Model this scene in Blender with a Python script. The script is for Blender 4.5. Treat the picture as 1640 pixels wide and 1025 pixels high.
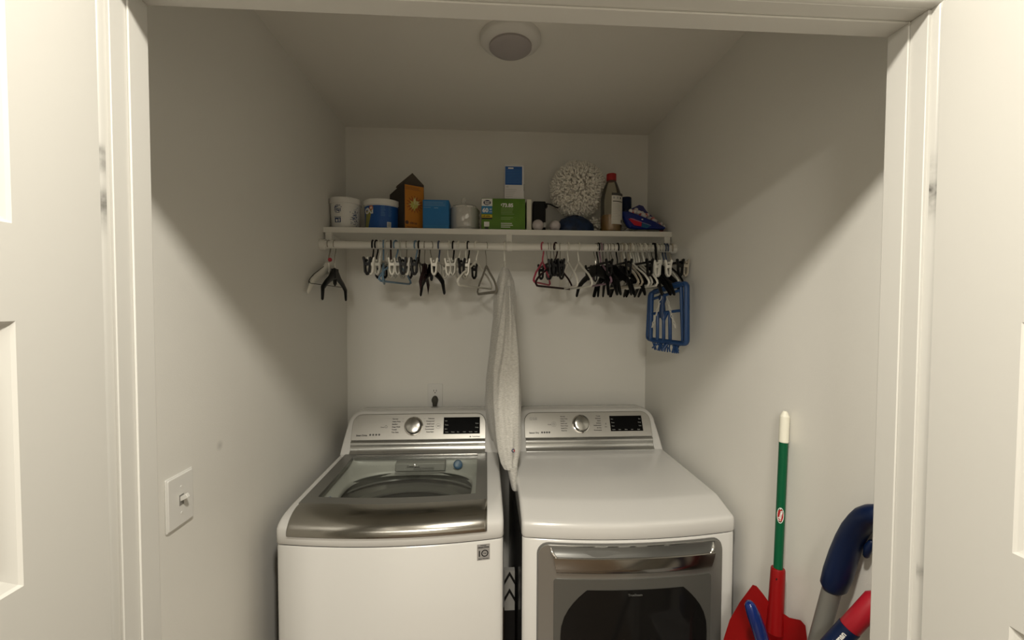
import bpy, math, random
from mathutils import Vector, Matrix
import numpy as np
random.seed(7)
C = bpy.context.scene.collection
for o in list(bpy.data.objects): bpy.data.objects.remove(o)
PI = math.pi

# ------------------------------------------------------------------ camera
F_PX, YAW, PITCH, ROLL, CAM_Z = 686.3, 0.0599, 0.0312, 0.0035, 1.57
cy_, sy_, cp_, sp_ = math.cos(YAW), math.sin(YAW), math.cos(PITCH), math.sin(PITCH)
FW = Vector((sy_*cp_, cy_*cp_, -sp_)); R0 = Vector((cy_, -sy_, 0)); U0 = R0.cross(FW)
RT = R0*math.cos(ROLL) + U0*math.sin(ROLL); UP = -R0*math.sin(ROLL) + U0*math.cos(ROLL)
cam = bpy.data.cameras.new('camera'); camo = bpy.data.objects.new('camera', cam); C.objects.link(camo)
m = Matrix((RT, UP, -FW)).transposed().to_4x4(); m.translation = (0, 0, CAM_Z); camo.matrix_world = m
cam.sensor_width = 36; cam.sensor_fit = 'HORIZONTAL'; cam.lens = F_PX/1640*36; cam.clip_start = .02
bpy.context.scene.camera = camo

# ------------------------------------------------------------------ world, exposure, lamps
sc = bpy.context.scene
sc.view_settings.view_transform = 'Standard'; sc.view_settings.look = 'None'; sc.view_settings.gamma = 1
sc.view_settings.use_curve_mapping = False
sc.view_settings.exposure = 1.18
w = bpy.data.worlds.new('world'); sc.world = w; w.use_nodes = True
w.node_tree.nodes['Background'].inputs[0].default_value = (.05, .05, .05, 1)
LAMP_COL = (1, .94, .83)
LAMPS = [(0.03, 0.15, 2.43, 10.6, .13), (-.30, -1.5, 2.43, 26.5, .55)]     # x, y, z, watts, lens diameter
ZC = 2.454                                                              # ceiling height

def at(u, v, y):
    """the point of the plane at depth y seen at that place of the photograph"""
    d = FW + RT*((u-820)/F_PX) - UP*((v-512.5)/F_PX)
    t = y/d.y
    return Vector((d.x*t, y, d.z*t + CAM_Z))

# ------------------------------------------------------------------ materials
MATS = {}
def mat(name, col, rough=.5, metal=0., bump=0., bscale=200., var=0., vscale=8., spec=.5, coat=0., trans=0., ior=1.45, sheen=0., emit=None, aniso=0.):
    if name in MATS: return MATS[name]
    M = bpy.data.materials.new(name); M.use_nodes = True; nt = M.node_tree; b = nt.nodes['Principled BSDF']
    b.inputs['Base Color'].default_value = (*col, 1); b.inputs['Roughness'].default_value = rough
    b.inputs['Metallic'].default_value = metal; b.inputs['Specular IOR Level'].default_value = spec
    b.inputs['Coat Weight'].default_value = coat; b.inputs['Coat Roughness'].default_value = .08
    b.inputs['Transmission Weight'].default_value = trans; b.inputs['IOR'].default_value = ior
    b.inputs['Sheen Weight'].default_value = sheen
    if aniso: b.inputs['Anisotropic'].default_value = aniso
    if emit: b.inputs['Emission Color'].default_value = (*emit[0], 1); b.inputs['Emission Strength'].default_value = emit[1]
    tc = nt.nodes.new('ShaderNodeTexCoord')
    if var:
        n = nt.nodes.new('ShaderNodeTexNoise'); n.inputs['Scale'].default_value = vscale; n.inputs['Detail'].default_value = 4
        nt.links.new(tc.outputs['Object'], n.inputs['Vector'])
        r = nt.nodes.new('ShaderNodeValToRGB')
        r.color_ramp.elements[0].position = .3; r.color_ramp.elements[1].position = .7
        r.color_ramp.elements[0].color = (*[c*(1-var) for c in col], 1); r.color_ramp.elements[1].color = (*[min(1, c*(1+var)) for c in col], 1)
        nt.links.new(n.outputs['Fac'], r.inputs['Fac']); nt.links.new(r.outputs['Color'], b.inputs['Base Color'])
    if bump:
        n = nt.nodes.new('ShaderNodeTexNoise'); n.inputs['Scale'].default_value = bscale; n.inputs['Detail'].default_value = 3
        nt.links.new(tc.outputs['Object'], n.inputs['Vector'])
        bp = nt.nodes.new('ShaderNodeBump'); bp.inputs['Strength'].default_value = bump; bp.inputs['Distance'].default_value = .002
        nt.links.new(n.outputs['Fac'], bp.inputs['Height']); nt.links.new(bp.outputs['Normal'], b.inputs['Normal'])
    MATS[name] = M
    return M

wall_m = mat('wall_paint', (.81, .795, .74), .42, bump=.12, bscale=260, var=.012, vscale=2.5)
ceil_m = mat('ceiling_paint', (.84, .825, .765), .8, bump=.12, bscale=200)
trim_m = mat('trim_paint', (.58, .57, .53), .36, bump=.05, bscale=60)
door_m = mat('door_paint', (.59, .58, .54), .36, bump=.05, bscale=90)
enamel = mat('white_enamel', (.62, .611, .583), .22, coat=.4)
enamel_s = mat('white_plastic', (.78, .77, .73), .35)
white_pl = mat('white_hanger_plastic', (.78, .76, .68), .35)
shelf_m = mat('shelf_white', (.80, .785, .73), .4)
brushed = mat('brushed_steel', (.56, .54, .50), .3, .9, bump=.03, bscale=900)
panel_m = mat('silver_panel', (.43, .418, .385), .36, .75, bump=.03, bscale=700)
strip_m = mat('silver_strip', (.45, .45, .43), .25, .9)
steel = mat('polished_steel', (.37, .357, .325), .17, 1., var=.04, vscale=3)
chrome = mat('chrome', (.75, .74, .72), .08, 1.)
lidfr = mat('grey_lid_frame', (.20, .197, .18), .3, .6)
doorfr = mat('dark_silver', (.30, .295, .275), .3, .7)
surround = mat('dark_door_surround', (.10, .098, .088), .22, .2)
blackgl = mat('black_glass', (.008, .0075, .007), .08, spec=.22)
disp_m = mat('black_display', (.004, .004, .004), .45, spec=.05)
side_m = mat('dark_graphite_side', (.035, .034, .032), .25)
ink = mat('dark_ink', (.06, .058, .055), .6)
inkw = mat('white_ink', (.75, .74, .70), .6)
inkg = mat('grey_ink', (.35, .35, .33), .6)
black_pl = mat('black_plastic', (.005, .005, .005), .42, spec=.25)
black_v = mat('black_velvet', (.005, .005, .005), .9, spec=.1)
brown_m = mat('dark_maroon', (.022, .007, .009), .6, spec=.25)
pink_m = mat('pink_plastic', (.42, .05, .09), .4)
purple_m = mat('mauve_plastic', (.28, .17, .22), .5)
blue_h = mat('light_blue_plastic', (.16, .26, .36), .4)
navy_h = mat('slate_blue_plastic', (.06, .085, .15), .45)
beige_h = mat('beige_plastic', (.42, .37, .29), .45)
grey_h = mat('pale_grey_plastic', (.55, .54, .48), .4)
wood_h = mat('taupe_flat_plastic', (.22, .20, .16), .5)
hook_m = mat('hook_metal', (.42, .40, .36), .25, 1.)
rack_m = mat('blue_rack_plastic', (.016, .060, .18), .42)
red_m = mat('red_plastic', (.24, .003, .004), .34, spec=.35)
green_m = mat('green_handle', (.0, .085, .032), .38, spec=.35)
navy_m = mat('navy_plastic', (.002, .010, .045), .4, spec=.35)
blue_m = mat('glossy_blue_plastic', (.003, .018, .13), .14, coat=.5)
grip_m = mat('cream_grip', (.80, .78, .66), .5)
pole_m = mat('grey_pole', (.19, .186, .168), .4, .1)

# ------------------------------------------------------------------ mesh builder
def wloc(o):
    v = Vector((0, 0, 0))
    while o: v = v + o.location; o = o.parent
    return v
def tag(o, label=None, cat=None, group=None, kind=None):
    if label: o['label'] = label
    if cat: o['category'] = cat
    if group: o['group'] = group
    if kind: o['kind'] = kind
    return o
def thing(name, loc, label, cat, group=None, rz=0):
    o = bpy.data.objects.new(name, None); C.objects.link(o); o.location = loc; o.rotation_euler = (0, 0, rz)
    o.empty_display_size = .05
    return tag(o, label, cat, group)

class MB:
    def __init__(s): s.v = []; s.f = []; s.m = []
    def add(s, vs, fs, mi=0):
        k = len(s.v); s.v += [tuple(v) for v in vs]; s.f += [tuple(i+k for i in f) for f in fs]; s.m += [mi]*len(fs); return s
    def box(s, x0, x1, y0, y1, z0, z1, mi=0, M=None, top=(1, 1)):
        cx, cy = (x0+x1)/2, (y0+y1)/2
        vs = []
        for z, k in ((z0, (1, 1)), (z1, top)):
            vs += [(cx+(x-cx)*k[0], cy+(y-cy)*k[1], z) for x, y in ((x0, y0), (x1, y0), (x1, y1), (x0, y1))]
        if M is not None: vs = [M @ Vector(v) for v in vs]
        return s.add(vs, [(3, 2, 1, 0), (4, 5, 6, 7), (0, 1, 5, 4), (1, 2, 6, 5), (2, 3, 7, 6), (3, 0, 4, 7)], mi)
    def loft(s, rings, mi=0, cap=True, closed=False):
        n = len(rings[0]); vs = [p for r in rings for p in r]; fs = []
        L = len(rings)
        for i in range(L if closed else L-1):
            j = (i+1) % L
            for k in range(n):
                q = (k+1) % n; fs.append((i*n+k, i*n+q, j*n+q, j*n+k))
        if cap and not closed: fs.append(tuple(range(n-1, -1, -1))); fs.append(tuple((L-1)*n+k for k in range(n)))
        return s.add(vs, fs, mi)
    def tube(s, pts, r, n=8, mi=0, closed=False, flat=None, ref=None, ends=True):
        pts = [Vector(p) for p in pts]; L = len(pts)
        rs = r if isinstance(r, (list, tuple)) else [r]*L
        fl = flat if isinstance(flat, (list, tuple)) else [flat or 1]*L
        up = Vector(ref) if ref else None
        rings = []; prev = None
        for i, p in enumerate(pts):
            if closed: t = (pts[(i+1) % L]-pts[i-1])
            else: t = pts[min(i+1, L-1)]-pts[max(i-1, 0)]
            t.normalize()
            if up is not None: a = up - t*up.dot(t)
            elif prev is None:
                a = Vector((0, 0, 1)) if abs(t.z) < .9 else Vector((1, 0, 0)); a = a - t*a.dot(t)
            else: a = prev - t*prev.dot(t)
            a.normalize(); prev = a; b = t.cross(a)
            rings.append([p + a*(rs[i]*math.cos(2*PI*k/n)) + b*(rs[i]*fl[i]*math.sin(2*PI*k/n)) for k in range(n)])
        if ends and not closed:
            for e, d in ((0, -1), (-1, 1)):
                c = pts[e]; t = (pts[0]-pts[1]).normalized() if e == 0 else (pts[-1]-pts[-2]).normalized()
                ring = [c+(q-c)*.55+t*rs[e]*.7 for q in rings[e]]
                if e == 0: rings.insert(0, ring)
                else: rings.append(ring)
        return s.loft(rings, mi, closed=closed)
    def lathe(s, prof, c=(0, 0, 0), n=32, mi=0, M=None, cap=True, sx=1, sy=1):
        rings = [[Vector((c[0]+r*sx*math.cos(2*PI*k/n), c[1]+r*sy*math.sin(2*PI*k/n), c[2]+z)) for k in range(n)] for r, z in prof]
        if M is not None: rings = [[M @ p for p in r] for r in rings]
        return s.loft(rings, mi, cap=cap)
    def poly(s, pts, depth, M=None, mi=0):
        """flat outline in xy extruded to z=depth"""
        n = len(pts); vs = [Vector((x, y, 0)) for x, y in pts]+[Vector((x, y, depth)) for x, y in pts]
        if M is not None: vs = [M @ v for v in vs]
        fs = [tuple(range(n-1, -1, -1)), tuple(range(n, 2*n))]+[(i, (i+1) % n, n+(i+1) % n, n+i) for i in range(n)]
        return s.add(vs, fs, mi)
    def text(s, txt, size, M, mi=0, align='LEFT', sx=1, bold=0.):
        bold = bold+.025
        cu = bpy.data.curves.new('t', 'FONT'); cu.body = txt; cu.size = size; cu.align_x = align; cu.align_y = 'CENTER'; cu.resolution_u = 2; cu.offset = bold*size
        ob = bpy.data.objects.new('t', cu); C.objects.link(ob)
        me = bpy.data.meshes.new_from_object(ob.evaluated_get(bpy.context.evaluated_depsgraph_get()))
        vs = [M @ Vector((v.co.x*sx, v.co.y, 0)) for v in me.vertices]; fs = [tuple(p.vertices) for p in me.polygons]
        bpy.data.objects.remove(ob); bpy.data.curves.remove(cu); bpy.data.meshes.remove(me)
        return s.add(vs, fs, mi)
    def build(s, name, mats, parent=None, local=False, smooth=38, bevel=0, seg=2, subsurf=0):
        if not isinstance(mats, (list, tuple)): mats = [mats]
        vs = np.array(s.v, float)
        if local: off = Vector((0, 0, 0))
        elif parent: off = wloc(parent)
        else: off = Vector(((vs[:, 0].min()+vs[:, 0].max())/2, (vs[:, 1].min()+vs[:, 1].max())/2, vs[:, 2].min()))
        vs = vs-np.array(off)
        me = bpy.data.meshes.new(name); me.from_pydata([tuple(v) for v in vs], [], s.f)
        for q in mats: me.materials.append(q)
        for p, i in zip(me.polygons, s.m): p.material_index = i
        me.validate(); me.update()
        import bmesh
        b = bmesh.new(); b.from_mesh(me); bmesh.ops.recalc_face_normals(b, faces=b.faces); b.to_mesh(me); b.free()
        if smooth:
            me.polygons.foreach_set('use_smooth', [True]*len(me.polygons)); me.set_sharp_from_angle(angle=math.radians(smooth))
        o = bpy.data.objects.new(name, me); C.objects.link(o)
        if parent: o.parent = parent
        if not parent and not local: o.location = off
        if bevel:
            bm = o.modifiers.new('bevel', 'BEVEL'); bm.width = bevel; bm.segments = seg; bm.limit_method = 'ANGLE'; bm.angle_limit = math.radians(35); bm.harden_normals = False
        if subsurf:
            sm = o.modifiers.new('sub', 'SUBSURF'); sm.levels = subsurf; sm.render_levels = subsurf
        return o
def rrect(x0, x1, y0, y1, r, n=5):
    out = []
    for cx, cy, a in ((x1-r, y0+r, -90), (x1-r, y1-r, 0), (x0+r, y1-r, 90), (x0+r, y0+r, 180)):
        for k in range(n+1):
            t = math.radians(a+90*k/n); out.append((cx+r*math.cos(t), cy+r*math.sin(t)))
    return out
def facing(x, y, z, rx=90, rz=0):
    """matrix that stands a drawing in xy upright at a point, facing the room (towards -y)"""
    return Matrix.Translation((x, y, z)) @ Matrix.Rotation(math.radians(rz), 4, 'Z') @ Matrix.Rotation(math.radians(rx), 4, 'X')
def structure(name, mb, m, bevel=0, label=None, smooth=38):
    o = mb.build(name, m, bevel=bevel, smooth=smooth); o['kind'] = 'structure'
    return o

# ================================================================== THE ROOM
XL, XR, YB = -.696, .831, 2.188          # closet walls
JL, JR = -.5235, .6845                     # jamb faces
YF, YJ = .640, .705                      # hall face of the front wall, inner edge of the jamb
ZH = 2.0335                               # head jamb
HX0, HX1, HY = -2.3, 2.5, -3.0           # the hall
structure('wall_back', MB().box(XL-.1, XR+.1, YB, YB+.1, 0, ZC), wall_m)
scuff_m = wall_m.copy(); scuff_m.name = 'scuffed_wall_paint'; nt = scuff_m.node_tree; b = nt.nodes['Principled BSDF']
geo = nt.nodes.new('ShaderNodeNewGeometry'); sub = nt.nodes.new('ShaderNodeVectorMath'); sub.operation = 'DISTANCE'; nt.links.new(geo.outputs['Position'], sub.inputs[0]); sub.inputs[1].default_value = (XL, 1.155, 1.204)
mr = nt.nodes.new('ShaderNodeMapRange'); nt.links.new(sub.outputs['Value'], mr.inputs[0]); mr.inputs[1].default_value = .002; mr.inputs[2].default_value = .016; mr.inputs[3].default_value = .35; mr.inputs[4].default_value = 0
mx = nt.nodes.new('ShaderNodeMix'); mx.data_type = 'RGBA'; nt.links.new(mr.outputs[0], mx.inputs['Factor']); mx.inputs['B'].default_value = (.25, .24, .22, 1)
nt.links.new(b.inputs['Base Color'].links[0].from_socket, mx.inputs['A']); nt.links.new(mx.outputs['Result'], b.inputs['Base Color'])
structure('wall_left', MB().box(XL-.1, XL, YJ, YB, 0, ZC), scuff_m)
structure('wall_right', MB().box(XR, XR+.1, YJ, YB, 0, ZC), wall_m)
wf = MB(); wf.box(HX0, JL-.018, YF, YJ, 0, ZC); wf.box(JR+.018, HX1, YF, YJ, 0, ZC); wf.box(JL-.018, JR+.018, YF, YJ, ZH+.018, ZC)
structure('wall_front', wf, wall_m)
structure('wall_hall_left', MB().box(HX0-.1, HX0, HY, YF, 0, ZC), wall_m)
structure('wall_hall_right', MB().box(HX1, HX1+.1, HY, YF, 0, ZC), wall_m)
structure('wall_hall_back', MB().box(HX0, HX1, HY-.1, HY, 0, ZC), wall_m)
structure('ceiling', MB().box(HX0-.1, HX1+.1, HY-.1, YB+.1, ZC, ZC+.06), ceil_m)
# plank floor
fm = bpy.data.materials.new('wood_planks'); fm.use_nodes = True; nt = fm.node_tree; b = nt.nodes['Principled BSDF']
tc = nt.nodes.new('ShaderNodeTexCoord'); br = nt.nodes.new('ShaderNodeTexBrick')
br.inputs['Scale'].default_value = 1; br.inputs['Brick Width'].default_value = 1.2; br.inputs['Row Height'].default_value = .13
br.inputs['Mortar Size'].default_value = .002; br.inputs['Color1'].default_value = (.17, .11, .065, 1); br.inputs['Color2'].default_value = (.13, .085, .05, 1)
br.inputs['Mortar'].default_value = (.03, .02, .012, 1)
nt.links.new(tc.outputs['Object'], br.inputs['Vector']); nt.links.new(br.outputs['Color'], b.inputs['Base Color']); b.inputs['Roughness'].default_value = .35
structure('floor', MB().box(HX0-.1, HX1+.1, HY-.1, YB+.1, -.06, 0), fm)

# jambs, each with its stop, and the head
for i, (xj, s) in enumerate(((JL, 1), (JR, -1))):
    mb = MB(); a, c = sorted((xj-s*.018, xj)); mb.box(a, c, YF, YJ, 0, ZH)
    a, c = sorted((xj, xj+s*.0035)); mb.box(a, c, YF+.028, YJ, 0, ZH)
    structure('trim_%d' % (i+1), mb, trim_m, bevel=.0012)
mb = MB(); mb.box(JL-.018, JR+.018, YF, YJ, ZH, ZH+.018); mb.box(JL+.0035, JR-.0035, YF+.028, YJ, ZH-.0035, ZH)
structure('trim_3', mb, trim_m, bevel=.0012)

# casing: moulded profile, smudged beside the doors
cas_m = bpy.data.materials.new('smudged_casing'); cas_m.use_nodes = True; nt = cas_m.node_tree; b = nt.nodes['Principled BSDF']; b.inputs['Roughness'].default_value = .34
geo = nt.nodes.new('ShaderNodeNewGeometry'); sep = nt.nodes.new('ShaderNodeSeparateXYZ'); nt.links.new(geo.outputs['Position'], sep.inputs[0])
def nmath(op, a, c=None, nt=nt):
    n = nt.nodes.new('ShaderNodeMath'); n.operation = op
    for i, q in enumerate((a, c)):
        if q is None: continue
        if isinstance(q, (int, float)): n.inputs[i].default_value = q
        else: nt.links.new(q, n.inputs[i])
    return n.outputs[0]
nz = nt.nodes.new('ShaderNodeTexNoise'); nz.inputs['Scale'].default_value = 90; nt.links.new(geo.outputs['Position'], nz.inputs['Vector'])
tot = None
for zc_, wd, amp, side in ((1.783, .007, .75, -1), (1.765, .012, .6, -1), (1.715, .016, .75, -1), (1.690, .02, .3, -1), (1.755, .010, .9, 1), (1.735, .022, .5, 1), (1.79, .02, .25, 1), (1.15, .010, .5, 1)):
    d = nmath('DIVIDE', nmath('SUBTRACT', sep.outputs['Z'], zc_), wd); g = nmath('EXPONENT', nmath('MULTIPLY', nmath('MULTIPLY', d, d), -1.))
    sidev = nmath('GREATER_THAN', nmath('MULTIPLY', sep.outputs['X'], side), 0.)
    g = nmath('MULTIPLY', nmath('MULTIPLY', g, amp), sidev); tot = g if tot is None else nmath('ADD', tot, g)
tot = nmath('MULTIPLY', tot, nmath('MULTIPLY', nz.outputs['Fac'], 1.5)); 
front = nmath('LESS_THAN', sep.outputs['Y'], YF-.005); tot = nmath('MULTIPLY', tot, front)
mx = nt.nodes.new('ShaderNodeMix'); mx.data_type = 'RGBA'; mx.clamp_factor = True
mx.inputs['A'].default_value = (.58, .57, .53, 1); mx.inputs['B'].default_value = (.10, .095, .085, 1)
nt.links.new(tot, mx.inputs['Factor']); nt.links.new(mx.outputs['Result'], b.inputs['Base Color'])
CP = [(0, 0), (0, .010), (.002, .013), (.005, .0145), (.008, .013), (.0095, .0105), (.012, .010), (.015, .0135), (.020, .0155), (.035, .016), (.052, .0175), (.056, .0165), (.057, .012), (.057, 0)]
for i, (xj, s) in enumerate(((JL-.005, -1), (JR+.005, 1))):
    rings = [[(xj+s*px, YF-py, z if k == 0 else ZH+.0005+px) for px, py in CP] for k, z in enumerate((0, 1))]
    structure('trim_%d' % (i+4), MB().loft(rings), cas_m)
rings = [[(x0+sg*(-px), YF-py, ZH+.0005+px) for px, py in CP] for x0, sg in ((JL-.005, 1), (JR+.005, -1))]
structure('trim_6', MB().loft(rings), trim_m)

# doors, standing open at right angles, with moulded panels
def panel_door(name, xf, s):
    """xf: the face towards the opening, s: the way the thickness goes"""
    T = .035; y0, y1 = .010, .618; z0, z1 = .012, ZH-.004
    panels = [(z0+.24, 1.155), (1.252, 1.552), (1.66, 1.93)]
    py0, py1 = y0+.102, y1-.110
    mb = MB()
    for face, xs, dr in ((0, xf, s), (1, xf+s*T, -s)):
        zs = [z0]+[q for p in panels for q in p]+[z1]; ys = [y0, py0, py1, y1]
        for a in range(len(zs)-1):
            for c in range(3):
                if c == 1 and a % 2 == 1: continue
                mb.add([(xs, ys[c], zs[a]), (xs, ys[c+1], zs[a]), (xs, ys[c+1], zs[a+1]), (xs, ys[c], zs[a+1])], [(0, 1, 2, 3)])
        for pa, pb in panels:
            loops = []
            for ins, dep in ((0, 0), (.003, .003), (.012, .0075), (.017, .0105), (.024, .0105), (.045, .003), (.050, .003)):
                loops.append([(xs+dr*dep, y, z) for y, z in ((py0+ins, pa+ins), (py1-ins, pa+ins), (py1-ins, pb-ins), (py0+ins, pb-ins))])
            n0 = []
            for l in range(len(loops)-1):
                for k in range(4):
                    q = (k+1) % 4; mb.add([loops[l][k], loops[l][q], loops[l+1][q], loops[l+1][k]], [(0, 1, 2, 3)])
            mb.add(loops[-1], [(0, 1, 2, 3)])
    xa, xb = xf, xf+s*T
    mb.add([(xa, y0, z0), (xb, y0, z0), (xb, y0, z1), (xa, y0, z1)], [(0, 1, 2, 3)])
    mb.add([(xa, y1, z0), (xb, y1, z0), (xb, y1, z1), (xa, y1, z1)], [(0, 1, 2, 3)])
    mb.add([(xa, y0, z0), (xb, y0, z0), (xb, y1, z0), (xa, y1, z0)], [(0, 1, 2, 3)])
    mb.add([(xa, y0, z1), (xb, y0, z1), (xb, y1, z1), (xa, y1, z1)], [(0, 1, 2, 3)])
    return structure(name, mb, door_m, smooth=20)
panel_door('door_1', JL+.001, -1)
panel_door('door_2', JR-.001, 1)

# hall ceiling lamps
for (x, y, z, wt, dia) in LAMPS:
    t = thing('ceiling_downlight', (x, y, ZC), 'round lit ceiling downlight in the hall, ' + ('nearest the closet doors' if y > -.5 else 'farther from the closet doors'), 'ceiling light', 'hall ceiling lights')
    MB().lathe([(dia/2, -.001), (dia/2+.02, -.001), (dia/2+.022, -.006), (dia/2, -.012)], (x, y, ZC), 40, cap=False).build('trim_ring', trim_m, t)
    MB().lathe([(.001, -.004), (dia/2, -.004), (dia/2, -.001)], (x, y, ZC), 40).build('lens', mat('lamp_lens', (.9, .9, .9), .5, emit=((1, .93, .8), 6)), t)
    L = bpy.data.lights.new('lamp_light', 'AREA'); L.shape = 'DISK'; L.size = dia; L.energy = wt; L.color = LAMP_COL
    lo = bpy.data.objects.new('lamp_light', L); C.objects.link(lo); lo.parent = t; lo.location = (0, 0, z-ZC)

# unlit closet lamp
cx, cyy = .078, 1.435
t = thing('ceiling_light', (cx, cyy, ZC), 'unlit round white ceiling light with grey domed diffuser above the machines', 'ceiling light')
MB().lathe([(.06, 0), (.100, 0), (.100, -.012), (.096, -.018), (.085, -.024), (.069, -.028)], (cx, cyy, ZC), 48).build('base', enamel_s, t)
MB().lathe([(.070, -.024), (.0695, -.034), (.062, -.040), (.045, -.044), (.02, -.046), (.001, -.0465)], (cx, cyy, ZC), 48).build('diffuser', mat('grey_diffuser', (.42, .39, .385), .5), t)

# ================================================================== SWITCH, OUTLET
t = thing('light_switch', (XL, 1.002, 1.13), 'white toggle light switch on the left closet wall', 'light switch')
mb = MB(); mb.poly(rrect(-.043, .043, -.0605, .0605, .004), .004, Matrix.Translation((XL, 1.002, 1.13)) @ Matrix.Rotation(PI/2, 4, 'Z') @ Matrix.Rotation(PI/2, 4, 'X'))
mb.poly(rrect(-.040, .040, -.0575, .0575, .004), .0065, Matrix.Translation((XL, 1.002, 1.13)) @ Matrix.Rotation(PI/2, 4, 'Z') @ Matrix.Rotation(PI/2, 4, 'X'))
mb.build('plate', enamel_s, t, bevel=.002)
mb = MB(); M_ = Matrix.Translation((XL+.004, 1.002, 1.13)) @ Matrix.Rotation(math.radians(-28), 4, 'Y'); mb.box(0, .020, -.0045, .0045, -.004, .006, M=M_); mb.build('toggle', enamel_s, t, bevel=.001)
MB().box(XL+.0064, XL+.0070, .995, 1.009, 1.118, 1.142).build('slot', mat('slot_shadow_grey', (.25, .24, .22), .6), t)
for dz in (-.030, .030):
    MB().lathe([(.0032, 0), (.0028, .0012)], M=Matrix.Translation((XL+.0062, 1.002, 1.13+dz)) @ Matrix.Rotation(PI/2, 4, 'Y'), n=12).build('screw', enamel_s, t)

ox = -.259; oz = 1.118; oy = YB
t = thing('wall_outlet', (ox, oy, oz), 'white double wall outlet on the back wall above the washer', 'outlet')
mb = MB(); mb.poly(rrect(-.038, .038, -.060, .060, .004), .005, facing(ox, oy, oz)); mb.build('plate', enamel_s, t, bevel=.002)
for dz in (.020, -.020):
    mb = MB(); mb.poly(rrect(-.017, .017, -.014, .014, .008), .0065, facing(ox, oy, oz+dz), 0)
    for dx in (-.0065, .0065): mb.box(ox+dx-.0012, ox+dx+.0012, oy-.0070, oy-.006, oz+dz, oz+dz+.009, 1)
    mb.lathe([(.0028, 0), (.0028, .0007)], M=facing(ox, oy-.0064, oz+dz-.006), n=10, mi=1)
    mb.build('socket', [enamel_s, black_pl], t)
mb = MB(); c = Vector((ox, oy-.0068, oz-.020))
mb.lathe([(.010, .0), (.0155, .001), (.0155, .022), (.012, .028)], M=facing(*c), n=16, sy=1.25)
mb.tube([c+Vector((0, -.018, -.01)), c+Vector((0, -.024, -.035)), c+Vector((.0, -.022, -.08)), c+Vector((.01, -.018, -.2)), c+Vector((.02, -.016, -.9))], [.012, .009, .0045, .004, .004], 8)
tag(mb.build('power_plug', mat('grey_brown_plug', (.06, .055, .04), .5)), 'dark grey plug with cord in the lower socket above the washer', 'plug')
a = at(730, 654, 2.175); e = at(772, 655, 2.175)
mb = MB(); mb.tube([a+Vector((-.015, 0, -.3)), a+Vector((-.012, 0, -.05)), a, (a+e)/2+Vector((0, 0, -.001)), e+Vector((.02, 0, -.003)), e+Vector((.03, 0, -.3))], .0035, 8)
tag(mb.build('electric_cable', mat('brown_cord', (.06, .04, .03), .6)), 'thin dark cable along the wall behind the washer', 'cable')

# ================================================================== WASHER AND DRYER
W = .686; HW = W/2; YS = 1.304; BUL = .033
def front_y(dx): return YS-BUL*(1-(dx/HW)**2)
def cabinet(name_p, cx, root, mats):
    out = []
    r = .018
    pts = []
    for k in range(25):
        d = -HW+W*k/24; y = front_y(d); e = HW-abs(d)
        if e < r: y += r-math.sqrt(max(0, r*r-(r-e)**2))
        pts.append((cx+d, y))
    for e in (.002, .006, .011): pts.insert(1, (cx-HW+e, front_y(-HW+e)+r-math.sqrt(r*r-(r-e)**2))); pts.insert(-1, (cx+HW-e, front_y(HW-e)+r-math.sqrt(r*r-(r-e)**2)))
    pts = sorted(set(pts))
    ring = lambda z: [(x, y, z) for x, y in pts]+[(cx+HW, 2.04, z), (cx-HW, 2.04, z)]
    mb = MB(); mb.loft([ring(.02), ring(.846), [(x, y+.004*(1 if y < 1.5 else 0), .852) for x, y, z in ring(0)]], cap=False); n = len(mb.f)
    for fi, f in enumerate(mb.f):
        c = sum((Vector(mb.v[i]) for i in f), Vector())/len(f)
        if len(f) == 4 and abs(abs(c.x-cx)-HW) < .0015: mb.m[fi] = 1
    return mb.build('cabinet', mats, root)
PROF = {'washer': [(.004, .854), (0, .858), (0, .880), (0, .896), (.004, .905), (.013, .913), (.030, .921), (.055, .9265), (.090, .929)],
        'dryer': [(.004, .854), (0, .861), (0, .880), (0, .888), (.0012, .8955), (.0045, .9010), (.010, .9042), (.018, .9066), (.040, .9125), (.070, .9205), (.098, .9280), (.108, .9302), (.120, .9312), (.150, .9317)]}
def shell_pt(prof, cx, d, row, back_rows, yb=1.865):
    pass
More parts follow.
